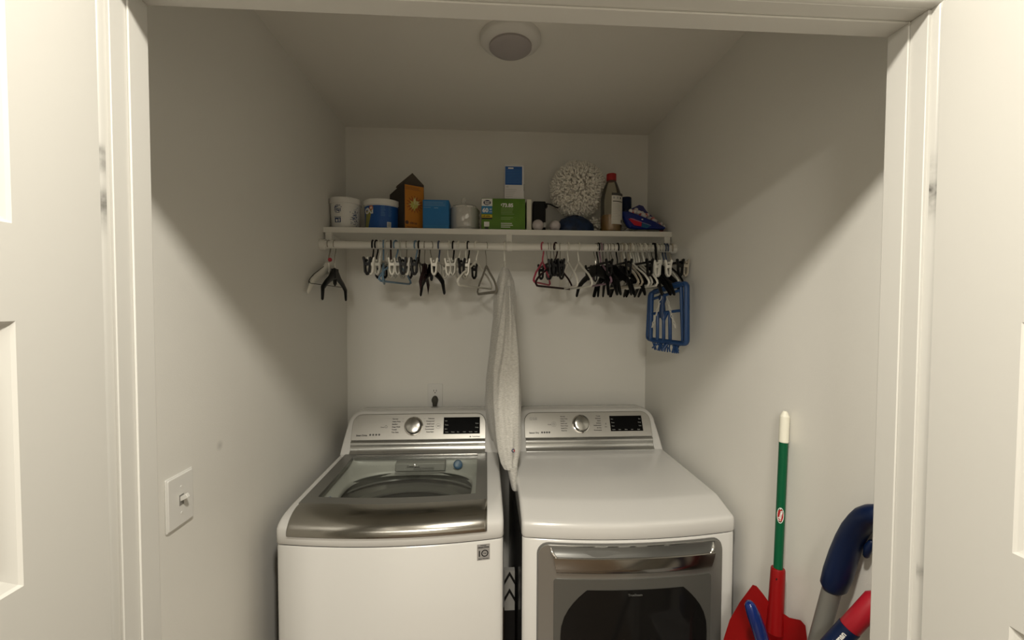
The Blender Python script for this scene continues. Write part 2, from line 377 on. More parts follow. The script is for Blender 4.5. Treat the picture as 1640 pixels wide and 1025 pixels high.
def top_shell(kind, cx, root, hole=None):
    """the moulded top: rows run from the seam back to the console"""
    prof = PROF[kind]; r = .012
    ds = [-HW, -HW+.0015, -HW+.004, -HW+.008, -HW+.012]+[-HW+.012+(W-.024)*k/28 for k in range(1, 28)]+[HW-.012, HW-.008, HW-.004, HW-.0015, HW]
    if hole: ds = sorted(ds+[hole[0]-cx, hole[1]-cx])
    rows = []
    N = len(prof); yback = 2.02
    ylist = [1.52, 1.6, 1.7, 1.8, 1.86, yback]
    if hole: ylist = sorted(set(ylist[:0]+[hole[2], 1.5, 1.6, 1.7, hole[3], yback]))
    zback = .930 if kind == 'washer' else .932
    for i in range(N+len(ylist)):
        row = []
        for d in ds:
            if i < N:
                y = front_y(d)+prof[i][0]; z = prof[i][1]
                a = prof[max(i-1, 0)]; c = prof[min(i+1, N-1)]; t = Vector((0, c[0]-a[0], c[1]-a[1])).normalized(); nrm = Vector((0, -t.z, t.y))
            else:
                y = ylist[i-N]; z = zback; nrm = Vector((0, 0, 1))
            e = HW-abs(d); drop = r-math.sqrt(max(0, r*r-(r-e)**2)) if e < r else 0
            row.append(Vector((cx+d, y, z))-nrm*drop)
        rows.append(row)
    mb = MB(); n = len(ds); vs = [p for rr in rows for p in rr]; fs = []
    for i in range(len(rows)-1):
        for k in range(n-1):
            if hole and i >= N and i+1 < len(rows)-1:
                c = (rows[i][k]+rows[i+1][k+1])/2
                if hole[0]-1e-4 < c.x < hole[1]+1e-4 and hole[2]-1e-4 < c.y < hole[3]+1e-4: continue
            fs.append((i*n+k, i*n+k+1, (i+1)*n+k+1, (i+1)*n+k))
    mb.add(vs, fs)
    for k, dx in ((0, -1), (n-1, 1)):
        col = [rows[i][k] for i in range(len(rows))]+[Vector((cx+dx*HW, 2.02, .857)), Vector((cx+dx*HW, 1.5, .857))]
        mb.add(col, [tuple(range(len(col)))])
    return mb.build('top', enamel, root, smooth=50)
def console(cx, px0, px1, root, kind):
    py = lambda z: 1.866+(z-.930)*.50
    ol = []
    half = [(.343, .928), (.340, .955), (.334, .995), (.328, 1.030)]
    rc = .058; ctr = (.326-rc, 1.097-rc)
    half += [(ctr[0]+rc*math.cos(a), ctr[1]+rc*math.sin(a)) for a in [math.radians(q) for q in (0, 12, 24, 36, 48, 60, 72, 84)]]
    ol = [(x, z) for x, z in half]+[(-x, z) for x, z in reversed(half)]
    rings = []
    for k, (dy, ins) in enumerate(((0, .012), (.004, .004), (.012, 0), (.05, 0), (.10, .004), (.14, .02), (.17, .05))):
        rings.append([(cx+x*(1-ins*.6/.34), (py(z)+dy), .928+(z-.928)*(1-ins/.17)) for x, z in ol])
    mb = MB(); mb.loft(rings); mb.build('console', enamel, root, smooth=50)
    # silver face, lower strip
    def face(x0, x1, z0, z1, r, dy, depth, m, name, parent, lower_square=True):
        c = [(x1, z0), (x1, z1-r)]+[(x1-r+r*math.cos(math.radians(a)), z1-r+r*math.sin(math.radians(a))) for a in (15, 30, 45, 60, 75, 90)]
        c += [(x0+r-r*math.sin(math.radians(a)), z1-r+r*math.cos(math.radians(a))) for a in (0, 15, 30, 45, 60, 75, 90)]+[(x0, z0)]
        mb = MB(); mb.loft([[(x, py(z)+.004, z) for x, z in c], [(x, py(z)-dy, z) for x, z in c]]); return mb.build(name, m, parent, bevel=.0015)
    pan = face(px0, px1, .984, 1.085, .038, .004, 0, panel_m, 'control_panel', root)
    # concave strip under the panel
    prof = [(.982, -.006), (.979, -.0085), (.974, -.0100), (.969, -.0095), (.964, -.0065), (.957, -.0035), (.949, -.0028), (.942, -.0045), (.937, -.0085), (.933, -.0100), (.929, -.0095)]
    mb = MB(); mb.loft([[(x, py(z)+dy-.002, z) for z, dy in prof]+[(x, py(.929)+.03, .929), (x, py(.982)+.03, .982)] for x in (px0+.003, px1-.003)]); mb.build('trim_strip', strip_m, root, smooth=60)
    return pan, py
def on_console(py, x, z, lift=.0052):
    return Matrix.Translation((x, py(z)-lift, z)) @ Matrix.Rotation(math.atan2(1, .50), 4, 'X')
def knob(py, x, z, root):
    M = on_console(py, x, z, .004)
    k = MB(); k.lathe([(.0415, 0), (.0415, .003), (.0375, .005)], M=M, n=48); kk = k.build('knob_ring', chrome, root)
    k = MB(); k.lathe([(.038, .004), (.0355, .005), (.0345, .006)], M=M, n=48); k.build('knob_collar', black_pl, root)
    k = MB(); k.lathe([(.0335, .005), (.0328, .020), (.031, .0235), (.025, .025), (.001, .0255)], M=M, n=48); k.build('knob', mat('knob_metal', (.42, .415, .385), .22, 1.), root)

# ---- washer
wcx = -.288
wash = thing('washing_machine', (wcx, 1.65, 0), 'white top load washer with glass lid and silver console left of the dryer', 'washing machine')
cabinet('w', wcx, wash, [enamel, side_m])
top_shell('washer', wcx, wash, hole=(-.575, -.012, 1.425, 1.835))
wpan, wpy = console(wcx, -.590, -.002, wash, 'washer')
knob(wpy, -.322, 1.036, wash)
# display
def display(py, x0, x1, z0, z1, parent):
    c = [(x0, z0), (x1, z0), (x1, z1), (x0, z1)]
    mb = MB(); mb.loft([[(x, py(z)-.002, z) for x, z in c], [(x, py(z)-.0052, z) for x, z in c]]); return mb.build('display', disp_m, parent, bevel=.0006)
wd = display(wpy, -.190, -.028, 1.004, 1.070, wash)
L_ = MB()
lab_l = ['Normal', 'Heavy Duty', 'Bedding', 'Deep Wash', 'Towels', 'Tub Clean']; lab_r = ['Delicates', 'Waterproof', 'Small Load', 'Speed Wash', 'Downloaded', 'Rinse+Spin']
for i in range(6):
    z = 1.066-i*.0105
    L_.text(lab_l[i], .0075, on_console(wpy, -.417, z), align='LEFT', bold=.01); L_.text(lab_r[i], .0075, on_console(wpy, -.232, z), align='RIGHT', bold=.01)
    if i < 2: L_.box(-.374, -.366, wpy(z)-.0054, wpy(z)-.0050, z-.0003, z+.0003); L_.box(-.279, -.272, wpy(z)-.0054, wpy(z)-.0050, z-.0003, z+.0003)
L_.text('Smart Drive', .0095, on_console(wpy, -.568, 1.003), bold=.02)
for i in range(4): L_.poly(rrect(-.004, .004, -.004, .004, .0035), .0002, on_console(wpy, -.508+i*.013, 1.005))
L_.text('Power', .006, on_console(wpy, -.466, 1.034)); L_.text('TurboWash', .007, on_console(wpy, -.062, .993), bold=.01); L_.poly(rrect(-.003, .003, -.003, .003, .0028), .0002, on_console(wpy, -.070, .993))
def ring_mark(mb, M, r0, r1, mi=0, n=24):
    for k in range(n):
        a, b_ = 2*PI*k/n, 2*PI*(k+1)/n
        mb.add([M @ Vector((r0*math.cos(a), r0*math.sin(a), 0)), M @ Vector((r1*math.cos(a), r1*math.sin(a), 0)), M @ Vector((r1*math.cos(b_), r1*math.sin(b_), 0)), M @ Vector((r0*math.cos(b_), r0*math.sin(b_), 0))], [(0, 1, 2, 3)], mi)
ring_mark(L_, on_console(wpy, -.443, 1.036), .0045, .0055); ring_mark(L_, on_console(wpy, -.213, 1.036), .0105, .0112)
L_.add([on_console(wpy, -.213, 1.036) @ Vector(p) for p in ((-.004, -.0035, 0), (.001, 0, 0), (-.004, .0035, 0))], [(0, 1, 2)])
for dx in (.002, .0045): L_.add([on_console(wpy, -.213+dx, 1.036) @ Vector(p) for p in ((0, -.0035, 0), (.0013, -.0035, 0), (.0013, .0035, 0), (0, .0035, 0))], [(0, 1, 2, 3)])
L_.build('panel_lettering', ink, wpan, smooth=0)
D_ = MB()
for i, s_ in enumerate(('Soil', 'Temp', 'Spin')): D_.text(s_, .0065, on_console(wpy, -.184, 1.056-i*.016, .0056))
for i, s_ in enumerate(('Rinse', 'Delay')): D_.text(s_, .0065, on_console(wpy, -.034, 1.045-i*.016, .0056), align='RIGHT')
for i in range(6): D_.text(('Extra', 'Steam', 'Pre', 'Cold', 'Turbo', 'Lock')[i], .006, on_console(wpy, -.181+i*.026, 1.012, .0056))
D_.build('display_lettering', inkg, wd, smooth=0)

# lid frame around the glass
lx0, lx1, ly0, ly1 = -.600, .004, 1.395, 1.848
gx0, gx1, gy0, gy1 = -.556, -.036, 1.437, 1.812
mb = MB()
def arc_y(x): return 1.398-.028*(1-((x-wcx)/HW)**2)      # the front edge of the lid bows outwards
NX = 24
def ring4(o, z, arc=True): pass
xs = [lx0+(lx1-lx0)*k/NX for k in range(NX+1)]; gxs = [gx0+(gx1-gx0)*k/NX for k in range(NX+1)]
outer = [(x, arc_y(x)) for x in xs]+[(x, ly1) for x in reversed(xs)]
inner = [(x, gy0-.02*(1-((x-(gx0+gx1)/2)/((gx1-gx0)/2))**2)) for x in gxs]+[(x, gy1) for x in reversed(gxs)]
n = len(outer); zt_, zb_ = .9385, .925
vs = [(x, y, zt_) for x, y in outer]+[(x, y, zt_) for x, y in inner]+[(x, y, zb_) for x, y in outer]+[(x, y, zb_) for x, y in inner]
fs = []
for k in range(n):
    q = (k+1) % n; fs += [(k, q, n+q, n+k), (2*n+k, 3*n+k, 3*n+q, 2*n+q), (k, 2*n+k, 2*n+q, q), (n+k, n+q, 3*n+q, 3*n+k)]
mb.add(vs, fs); lid = mb.build('lid', lidfr, wash, bevel=.001)
glass_m = bpy.data.materials.new('tinted_lid_glass'); glass_m.use_nodes = True; nt = glass_m.node_tree
for nn in list(nt.nodes): nt.nodes.remove(nn)
out = nt.nodes.new('ShaderNodeOutputMaterial'); tr = nt.nodes.new('ShaderNodeBsdfTransparent'); tr.inputs[0].default_value = (.93, .94, .92, 1)
gl = nt.nodes.new('ShaderNodeBsdfGlossy'); gl.inputs['Roughness'].default_value = .03; fr = nt.nodes.new('ShaderNodeFresnel'); fr.inputs[0].default_value = 1.28
ge = nt.nodes.new('ShaderNodeNewGeometry'); bf = nt.nodes.new('ShaderNodeMath'); bf.operation = 'SUBTRACT'; bf.inputs[0].default_value = 1; nt.links.new(ge.outputs['Backfacing'], bf.inputs[1])
fm_ = nt.nodes.new('ShaderNodeMath'); fm_.operation = 'MULTIPLY'; nt.links.new(fr.outputs[0], fm_.inputs[0]); nt.links.new(bf.outputs[0], fm_.inputs[1])
ms = nt.nodes.new('ShaderNodeMixShader'); nt.links.new(fm_.outputs[0], ms.inputs[0]); nt.links.new(tr.outputs[0], ms.inputs[1]); nt.links.new(gl.outputs[0], ms.inputs[2]); nt.links.new(ms.outputs[0], out.inputs[0])
mb = MB(); mb.loft([[(x, y, .930) for x, y in inner], [(x, y, .936) for x, y in inner]]); mb.build('lid_glass', glass_m, lid)
# light line at the hinge
MB().box(gx0+.01, gx1-.002, 1.823, 1.828, .9385, .9395).build('hinge_line', chrome, lid)
# chrome handle: a bowed band in front of the glass
mb = MB(); rows = []
hp = [(1.0, .9395), (.80, .9405), (.62, .9390), (.45, .9355), (.30, .9300), (.18, .9235), (.08, .9150), (.0, .9060), (-.045, .8980), (-.055, .8900), (-.045, .8840), (.0, .8815)]
hx0, hx1 = -.596, .004
for x in [hx0, hx0+.001, hx0+.003, hx0+.006]+[hx0+.008+(hx1-hx0-.016)*k/40 for k in range(41)]+[hx1-.006, hx1-.003, hx1-.001, hx1]:
    e = min(x-hx0, hx1-x); sq = 0 if e > .008 else (1-math.sqrt(max(0, 1-((.008-e)/.008)**2)))
    fy = front_y(x-wcx)-.002; by = arc_y(x)+.0005
    rows.append([Vector((x, fy+(by-fy)*t+sq*.006*(1-t), z-sq*.002)) for t, z in hp]+[Vector((x, fy+.02, .885)), Vector((x, by, .905))])
mb.loft(rows); mb.build('lid_handle', steel, wash, smooth=60)
# rim line in the shell under the handle
# tub well seen through the glass
cxx, cyy2 = (gx0+gx1)/2, 1.63
EN = 64
def ell(rx, ry, z, cy=cyy2, e=2.0):
    out = []
    for k in range(EN):
        a = 2*PI*k/EN; c_, s_ = math.cos(a), math.sin(a)
        out.append(Vector((cxx+rx*math.copysign(abs(c_)**(2/e), c_), cy+ry*math.copysign(abs(s_)**(2/e), s_), z)))
    return out
tubw = mat('tub_cover_plastic', (.42, .42, .395), .35)
mb = MB(); mb.loft([ell(.279, .203, .928, cy=1.63, e=9), ell(.272, .196, .905, e=9), ell(.262, .190, .893, e=6), ell(.246, .176, .882, e=3.2), ell(.241, .171, .874, e=3.0), ell(.243, .173, .860, e=2.8)], cap=False)
cover = mb.build('tub_cover', tubw, wash, smooth=50)
MB().loft([ell(.250, .175, .872, e=2.4), ell(.262, .19, .84, e=2.2), ell(.262, .19, .835, e=2)], cap=False).build('balance_ring', mat('ring_grey', (.10, .10, .09), .35), wash)
drum_m = mat('drum_steel', (.16, .157, .14), .4, .5)
mb = MB(); mb.loft([ell(.27, .27, .845, cy=1.63), ell(.245, .20, .80), ell(.243, .20, .79), ell(.25, .21, .70), ell(.25, .21, .45), ell(.20, .17, .42), ell(.02, .02, .44)], cap=False); mb.build('drum', drum_m, wash, smooth=50)
MB().loft([ell(.225, .172, .815), ell(.200, .150, .806), ell(.200, .150, .798), ell(.24, .19, .79)], cap=False).build('drum_rim', mat('drum_rim_grey', (.17, .168, .15), .35, .4), wash)
# dispenser drawer with print and the blue cap
MB().box(-.375, -.170, 1.772, 1.815, .888, .921).build('dispenser', mat('dispenser_grey', (.30, .30, .285), .35), wash, bevel=.003)
mb = MB()
mb.text('Detergent', .012, Matrix.Translation((-.325, 1.7712, .908)) @ Matrix.Rotation(PI/2, 4, 'X'))
for i in range(3): mb.box(-.300, -.215, 1.7708, 1.7718, .902-i*.004, .9028-i*.004)
mb.build('dispenser_lettering', ink, wash, smooth=0)
MB().lathe([(.019, -.004), (.019, .006), (.015, .010), (.012, .009), (.001, .009)], M=Matrix.Translation((-.118, 1.792, .905)) @ Matrix.Rotation(math.radians(60), 4, 'X'), n=28).build('fabric_softener_cap', mat('slate_blue_cap', (.07, .14, .24), .35), wash)
MB().loft([[Vector(p) for p in q] for q in ([(-.548, 1.440, .912), (-.492, 1.432, .908), (-.512, 1.465, .908), (-.535, 1.490, .912)], [(-.548, 1.440, .916), (-.492, 1.432, .912), (-.512, 1.465, .912), (-.535, 1.490, .916)])]).build('blue_patch', mat('blue_patch_colour', (.12, .17, .33), .5), wash)  # flat blue patch in the front left corner under the glass
# warranty badge
bx0, bx1, bz0, bz1 = -.027, .012, .794, .843
mb = MB(); cc = [(x, z) for x, z in ((bx0, bz0), (bx1, bz0), (bx1, bz1), (bx0, bz1))]
mb.loft([[(x, front_y(x-wcx)+.002, z) for x, z in cc], [(x, front_y(x-wcx)-.0012, z) for x, z in cc]]); bad = mb.build('warranty_badge', mat('badge_silver', (.36, .35, .34), .4, .3), wash)
ang = math.degrees(math.atan2(front_y(.29)-front_y(.26), .03))
def onb(x, z): return facing(x, front_y(x-wcx)-.0016, z, rz=ang)
mb = MB(); mb.text('Inverter', .0055, onb(-.0075, .8395), align='CENTER'); mb.text('Direct Drive', .0066, onb(-.0075, .8335), align='CENTER', bold=.02)
mb.box(0, .0034, 0, .0185, 0, .0001, M=onb(-.0215, .8055)); ring_mark(mb, onb(-.0035, .8148), .0078, .0108); mb.text('Year', .0055, onb(-.0035, .8148), align='CENTER'); mb.text('Motor Warranty', .0045, onb(-.0075, .7985), align='CENTER')
mb.build('badge_lettering', black_pl, bad, smooth=0)

# ---- dryer
dcx = .454
dry = thing('clothes_dryer', (dcx, 1.65, 0), 'white front load dryer with dark glass door right of the washer', 'dryer')
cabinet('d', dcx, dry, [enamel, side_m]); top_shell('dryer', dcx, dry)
dpan, dpy = console(dcx, .173, .756, dry, 'dryer')
knob(dpy, .4315, 1.036, dry); dd = display(dpy, .566, .716, 1.006, 1.068, dry)
L_ = MB()
lab_l = ['Normal', 'Heavy Duty', 'Bedding', 'Small Load', 'Perm. Press', 'Speed Dry', 'Time Dry']; lab_r = ['Towels', 'Delicates', 'Steam', 'Sanitary', 'Antibacterial', 'Air Dry', 'Downloaded']
for i in range(7):
    z = 1.068-i*.0095
    L_.text(lab_l[i], .0068, on_console(dpy, .338, z), bold=.01); L_.text(lab_r[i], .0068, on_console(dpy, .524, z), align='RIGHT', bold=.01)
L_.text('Sensor Dry', .0095, on_console(dpy, .193, 1.004), bold=.02)
for i in range(4): L_.poly(rrect(-.004, .004, -.004, .004, .0035), .0002, on_console(dpy, .251+i*.011, 1.005))
L_.text('Power', .006, on_console(dpy, .279, 1.036)); ring_mark(L_, on_console(dpy, .306, 1.037), .004, .005); ring_mark(L_, on_console(dpy, .306, 1.037), .0105, .0111)
L_.text('II', .009, on_console(dpy, .544, 1.036)); L_.text('Start', .0055, on_console(dpy, .540, 1.024))
L_.build('panel_lettering', ink, dpan, smooth=0)
mb = MB(); ring_mark(mb, on_console(dpy, .203, 1.060), .005, .0064); mb.text('LG', .015, on_console(dpy, .213, 1.060), bold=.01)
mb.add([on_console(dpy, .203, 1.060) @ Vector(p) for p in ((-.001, -.003, 0), (.003, -.003, 0), (.003, -.002, 0), (0, -.002, 0), (0, .003, 0), (-.001, .003, 0))], [(0, 1, 2, 3, 4, 5)])
mb.build('logo', mat('logo_grey', (.25, .25, .24), .5), dpan, smooth=0)
D_ = MB()
for i, s_ in enumerate(('Dry', 'Temp', 'Time')): D_.text(s_, .006, on_console(dpy, .572, 1.055-i*.014, .0056)); D_.text(s_, .006, on_console(dpy, .710, 1.055-i*.014, .0056), align='RIGHT')
for i in range(5): D_.text(('Turbo', 'Care', 'More', 'Less', 'Signal')[i], .0055, on_console(dpy, .573+i*.029, 1.0125, .0056))
D_.build('display_lettering', inkg, dd, smooth=0)
# door, bowed like the front
def bowed(z_rows, xl, xr, off, thick, cx=dcx, n=30, offs=None):
    g = []
    for i, z in enumerate(z_rows):
        a, c = xl(z), xr(z); o_ = offs[i] if offs else off
        g.append([Vector((a+(c-a)*k/n, front_y(a+(c-a)*k/n-cx)-o_, z)) for k in range(n+1)])
    mb = MB(); m_ = len(g); w_ = n+1; vs = [p for r_ in g for p in r_]; fs = []
    for i in range(m_-1):
        for k in range(n): fs.append((i*w_+k, i*w_+k+1, (i+1)*w_+k+1, (i+1)*w_+k))
    bo = len(vs); border = [k for k in range(w_)]+[i*w_+n for i in range(1, m_)]+[(m_-1)*w_+k for k in range(n-1, -1, -1)]+[i*w_ for i in range(m_-2, 0, -1)]
    vs += [vs[b_]+Vector((0, thick, 0)) for b_ in border]; L2 = len(border)
    for k in range(L2): fs.append((border[k], border[(k+1) % L2], bo+(k+1) % L2, bo+k))
    fs.append(tuple(bo+k for k in range(L2)))
    return mb.add(vs, fs)
def rr_bounds(x0, x1, z0, z1, r):
    def f(z):
        d = 0
        for zz in ((z1-z), (z-z0)):
            if zz < r: d = max(d, r-math.sqrt(max(0, r*r-(r-zz)**2)))
        return d
    return (lambda z: x0+f(z)), (lambda z: x1-f(z))
def zrows(z0, z1, r, n=6, mid=10):
    a = [z0+r*(1-math.cos(PI/2*k/n)) for k in range(n+1)]; c = [z1-r*(1-math.cos(PI/2*k/n)) for k in range(n, -1, -1)]
    mm = [a[-1]+(c[0]-a[-1])*k/mid for k in range(1, mid)]
    return a+mm+c
z0, z1 = .235, .842
a, c = rr_bounds(.160, .744, z0, z1, .035); mb = bowed(zrows(z0, z1, .035), a, c, .010, .014); ddoor = mb.build('door', doorfr, dry, bevel=.004, seg=3)
a, c = rr_bounds(.157, .747, z0-.003, z1+.003, .037); bowed(zrows(z0-.003, z1+.003, .037), a, c, .002, .004).build('door_gasket', mat('gasket_grey', (.16, .155, .145), .5), dry)
# pocket above the grip
a, c = rr_bounds(.197, .716, .806, .838, .004)
bowed([.838, .832, .824, .815, .808], lambda z: .197+(.838-z)*.35, lambda z: .716-(.838-z)*.35, 0, .002, offs=[.0112, .0125, .015, .020, .026]).build('handle_pocket', mat('pocket_grey', (.13, .13, .122), .3, .6), ddoor, smooth=60)
bowed([.812, .810, .800, .780, .767, .762, .759], lambda z: .204+(.812-z)*.22, lambda z: .709-(.812-z)*.22, 0, .012, offs=[.024, .0285, .0285, .0265, .0245, .021, .012]).build('door_handle', steel, ddoor, smooth=60)
for sgn, xh in ((1, .703), (-1, .204)):
    fy_ = front_y(xh-dcx); MB().tube([(xh+sgn*.006, fy_-.011, .836), (xh+sgn*.004, fy_-.016, .826), (xh-sgn*.002, fy_-.022, .816), (xh-sgn*.010, fy_-.026, .811)], [.002, .0045, .0045, .002], 10).build('handle_end', chrome, ddoor, smooth=70)
a, c = rr_bounds(.207, .704, .285, .738, .010); bowed(zrows(.285, .738, .010, 3), a, c, .0125, .004).build('window_surround', surround, ddoor)
def gl_l(z):
    t = max(0, (z-.560)/.146); return .228+(.080*t**2.2 if t > 0 else 0)
bowed([.33, .38, .44, .50, .56, .59, .62, .645, .665, .682, .694, .702, .706], gl_l, lambda z: .690-(gl_l(z)-.228), .0155, .004).build('door_window', blackgl, ddoor)
mb = MB(); mb.text('TrueSteam', .010, facing(.455, front_y(0)-.0162, .692), align='CENTER'); mb.build('window_lettering', mat('etched_grey', (.10, .10, .095), .5), ddoor, smooth=0)

# panel tucked between the machines; its chevrons include a painted reflection
t = thing('folded_panel', (.083, 1.46, 0), 'black and white panel in the gap between the machines, its chevrons partly a painted reflection', 'folded panel')
MB().box(.064, .100, 1.455, 1.475, 0, .655).build('board', mat('pale_board', (.22, .215, .20), .5), t)
for zz in (.632, .572):
    mb = MB(); mb.poly([(-.018, -.020), (0, .012), (.018, -.020), (.018, -.005), (0, .027), (-.018, -.005)], .0012, facing(.082, 1.4548, zz-.006)); mb.build('chevron', black_pl, t)
MB().box(.0635, .1005, 1.452, 1.478, 0, .515).build('sleeve', black_pl, t)

# ================================================================== SHELF AND ROD
SZ = 1.908; SY = 1.885; RY, RZ, RR = 1.850, 1.8275, .0165
t = thing('closet_shelf', (.0675, 2.03, SZ-.024), 'long white wall shelf across the closet above the machines', 'shelf')
MB().box(XL, XR, SY, YB, SZ-.024, SZ).build('board', shelf_m, t, bevel=.0015)
MB().box(XL, XR, YB-.018, YB, SZ-.055, SZ-.024).build('cleat', shelf_m, t)
for x0, x1 in ((XL, XL+.016), (XR-.016, XR)): MB().box(x0, x1, SY+.02, YB-.018, SZ-.055, SZ-.024).build('cleat', shelf_m, t)
def bracket(x, wd=.012):
    mb = MB(); mb.box(x-wd, x+wd, SY-.010, SY+.012, RZ+.010, SZ-.014); mb.box(x-wd, x+wd, RY-.022, SY+.004, RZ+.022, RZ+.040)
    mb.tube([(x-wd, RY, RZ), (x+wd, RY, RZ)], RR+.004, 20, ends=False)
    mb.add([(x-.003, SY+.012, SZ-.024), (x+.003, SY+.012, SZ-.024), (x+.003, YB-.018, SZ-.024), (x-.003, YB-.018, SZ-.024), (x-.003, YB-.018, SZ-.25), (x+.003, YB-.018, SZ-.25)], [(0, 1, 2, 3), (3, 2, 5, 4), (0, 3, 4), (1, 5, 2), (0, 4, 5, 1)])
    return mb
for x in (.0985,):
    mb = MB(); mb.box(x-.012, x+.012, SY-.008, SY+.010, RZ+.012, SZ-.024); mb.tube([(x-.012, RY, RZ), (x+.012, RY, RZ)], RR+.004, 20, ends=False)
    mb.box(x-.012, x+.012, RY, SY+.010, RZ+.012, RZ+.022)
    mb.build('bracket', shelf_m, t, bevel=.001)
for x in (XL+.022, XR-.022):
    mb = MB(); mb.box(x-.013, x+.013, SY-.002, SY+.016, RZ+.016, SZ-.024); mb.build('bracket', shelf_m, t, bevel=.001)
t = thing('closet_rod', (.0675, RY, RZ), 'white round closet rod under the shelf carrying the hangers', 'closet rod')
MB().tube([(XL+.012, RY, RZ), (XR-.012, RY, RZ)], RR, 28, ends=False).build('pole', shelf_m, t)
for x, s in ((XL, 1), (XR, -1)):
    MB().tube([(x, RY, RZ), (x+s*.022, RY, RZ)], RR+.006, 28, ends=False).build('socket', shelf_m, t, bevel=.002)

# ================================================================== HANGERS
def hook_pts(wr, neck, side=-1):
    R = RR+wr+.0006; zc = -.0004; pts = []
    for k in range(13):
        a = math.radians(-35+215*k/12); pts.append((-side*R*math.cos(a), 0, zc+R*math.sin(a)))
    x = side*R
    return pts+[(x*.96, 0, -.012), (x*.7, 0, -.028), (x*.25, 0, -.042), (0, 0, -.052), (0, 0, neck)]
def outline_loop(hw, z0, zs, zb, rad=.02, sag=.0):
    """closed triangle: neck, shoulders, bar"""
    half = [(0.0, z0), (.012, z0-.004), (hw*.35, z0+(zs-z0)*.38), (hw*.75, z0+(zs-z0)*.78), (hw-.016, zs-.002), (hw-.004, zs-.012), (hw, zs-.022), (hw-.002, zb+.010), (hw-.012, zb+.001), (hw-.030, zb)]
    pts = [(x, 0, z) for x, z in half]+[(hw*.4, 0, zb-sag), (0, 0, zb-sag), (-hw*.4, 0, zb-sag)]+[(-x, 0, z) for x, z in reversed(half[1:])]
    return pts
def clip_mb(x, z):
    mb = MB()
    for s in (-1, 1):
        mb.tube([(x, s*.013, z+.004), (x, s*.0085, z-.018), (x, s*.009, z-.032), (x, s*.0075, z-.050), (x, s*.002, z-.060)], [.0056, .0058, .0048, .0056, .005], 6, flat=1.7, ref=(0, 1, 0))
    mb.box(x-.008, x+.008, -.010, .010, z-.026, z-.014)
    return mb
PROTO = {}
def new_hanger(kind, col, hcol=None, hw=.19):
    """one hanger with its parts, hook over the rod axis, body along local x"""
    r = bpy.data.objects.new('clothes_hanger', None); C.objects.link(r); r.empty_display_size = .03
    if kind == 'tube':
        d = .5+.5*hw/.19
        MB().tube(hook_pts(.0034, -.064), .0034, 8).build('hook', hcol or col, r, local=True)
        MB().tube(outline_loop(hw, -.064, -.064-.078*d, -.064-.108*d), .0042, 8, closed=True).build('frame', col, r, local=True)
    elif kind == 'wire':
        MB().tube(hook_pts(.0013, -.075), .0013, 6).build('hook', hook_m if hcol is None else hcol, r, local=True)
        MB().tube(outline_loop(hw, -.075, -.150, -.172), .0012, 6, closed=True).build('frame', col, r, local=True)
    elif kind in ('flat', 'lowflat'):
        lo_ = -.024 if kind == 'lowflat' else 0
        MB().tube(hook_pts(.0017, -.078+lo_), .0017, 6).build('hook', hcol or hook_m, r, local=True)
        mb = MB()
        for s in (-1, 1):
            q = [(0, 0, -.098), (s*.030, 0, -.104), (s*.07, 0, -.124), (s*.11, 0, -.140), (s*.15, 0, -.162), (s*hw, 0, -.205)]
            q = [(a_, b_, c_+lo_) for a_, b_, c_ in q]
            mb.tube(q, [.026, .024, .015, .0135, .0125, .008], 10, flat=[.28, .3, .45, .5, .55, .6], ref=(0, 0, 1))
        mb.box(-.020, .020, -.009, .009, -.118+lo_, -.078+lo_)
        mb.build('shoulders', col, r, local=True, smooth=60)
        MB().tube([(.012, 0, -.118+lo_), (.010, 0, -.140+lo_), (0, 0, -.146+lo_), (-.010, 0, -.140+lo_), (-.012, 0, -.118+lo_)], .004, 6).build('centre_loop', col, r, local=True)
    elif kind == 'clip':
        wr = .0034 if hcol is not None else .0016
        MB().tube(hook_pts(wr, -.070), wr, 8).build('hook', hcol or hook_m, r, local=True)
        MB().tube([(-hw, 0, -.076), (-.02, 0, -.072), (.02, 0, -.072), (hw, 0, -.076)], .005, 8, flat=.7).build('bar', col, r, local=True)
        for s in (-1, 1): clip_mb(s*(hw-.012), -.070).build('clip', col, r, local=True)
    elif kind == 'loop':
        MB().tube(hook_pts(.0014, -.085), .0014, 6).build('hook', hook_m, r, local=True)
        MB().tube(outline_loop(hw, -.085, -.170, -.200), .006, 8, closed=True, flat=.6, ref=None).build('frame', col, r, local=True)
    return r
def hang(u, kind, col, label, rot=0, hcol=None, hw=.19, group=None, dz=0, swing=0):
    key = (kind, col.name, hcol.name if hcol else '', hw)
    p = at(u, 394, RY); 
    if key not in PROTO:
        r = new_hanger(kind, col, hcol, hw); PROTO[key] = r
    else:
        s = PROTO[key]; r = s.copy(); C.objects.link(r)
        for k in ('label', 'category', 'group'):
            if k in r: del r[k]
        for ch in s.children:
            c2 = ch.copy(); C.objects.link(c2); c2.parent = r
    r.location = (p.x, RY, RZ); r.rotation_euler = (0, swing, math.radians(-90+rot))
    return tag(r, label, 'hanger', group)
G = 'clothes hangers on the closet rod'
# left end
hang(526, 'wire', black_v, 'thin black wire hanger, leftmost on the rod near the left wall', 0, hw=.205, group=G)
hang(527, 'flat', white_pl, 'wide white shoulder hanger with a red size tag at the left end of the rod', -4, hw=.185, group=G)
hang(536, 'lowflat', black_pl, 'black shoulder hanger in front of the wide white one at the left end', 2, hw=.155, group=G)
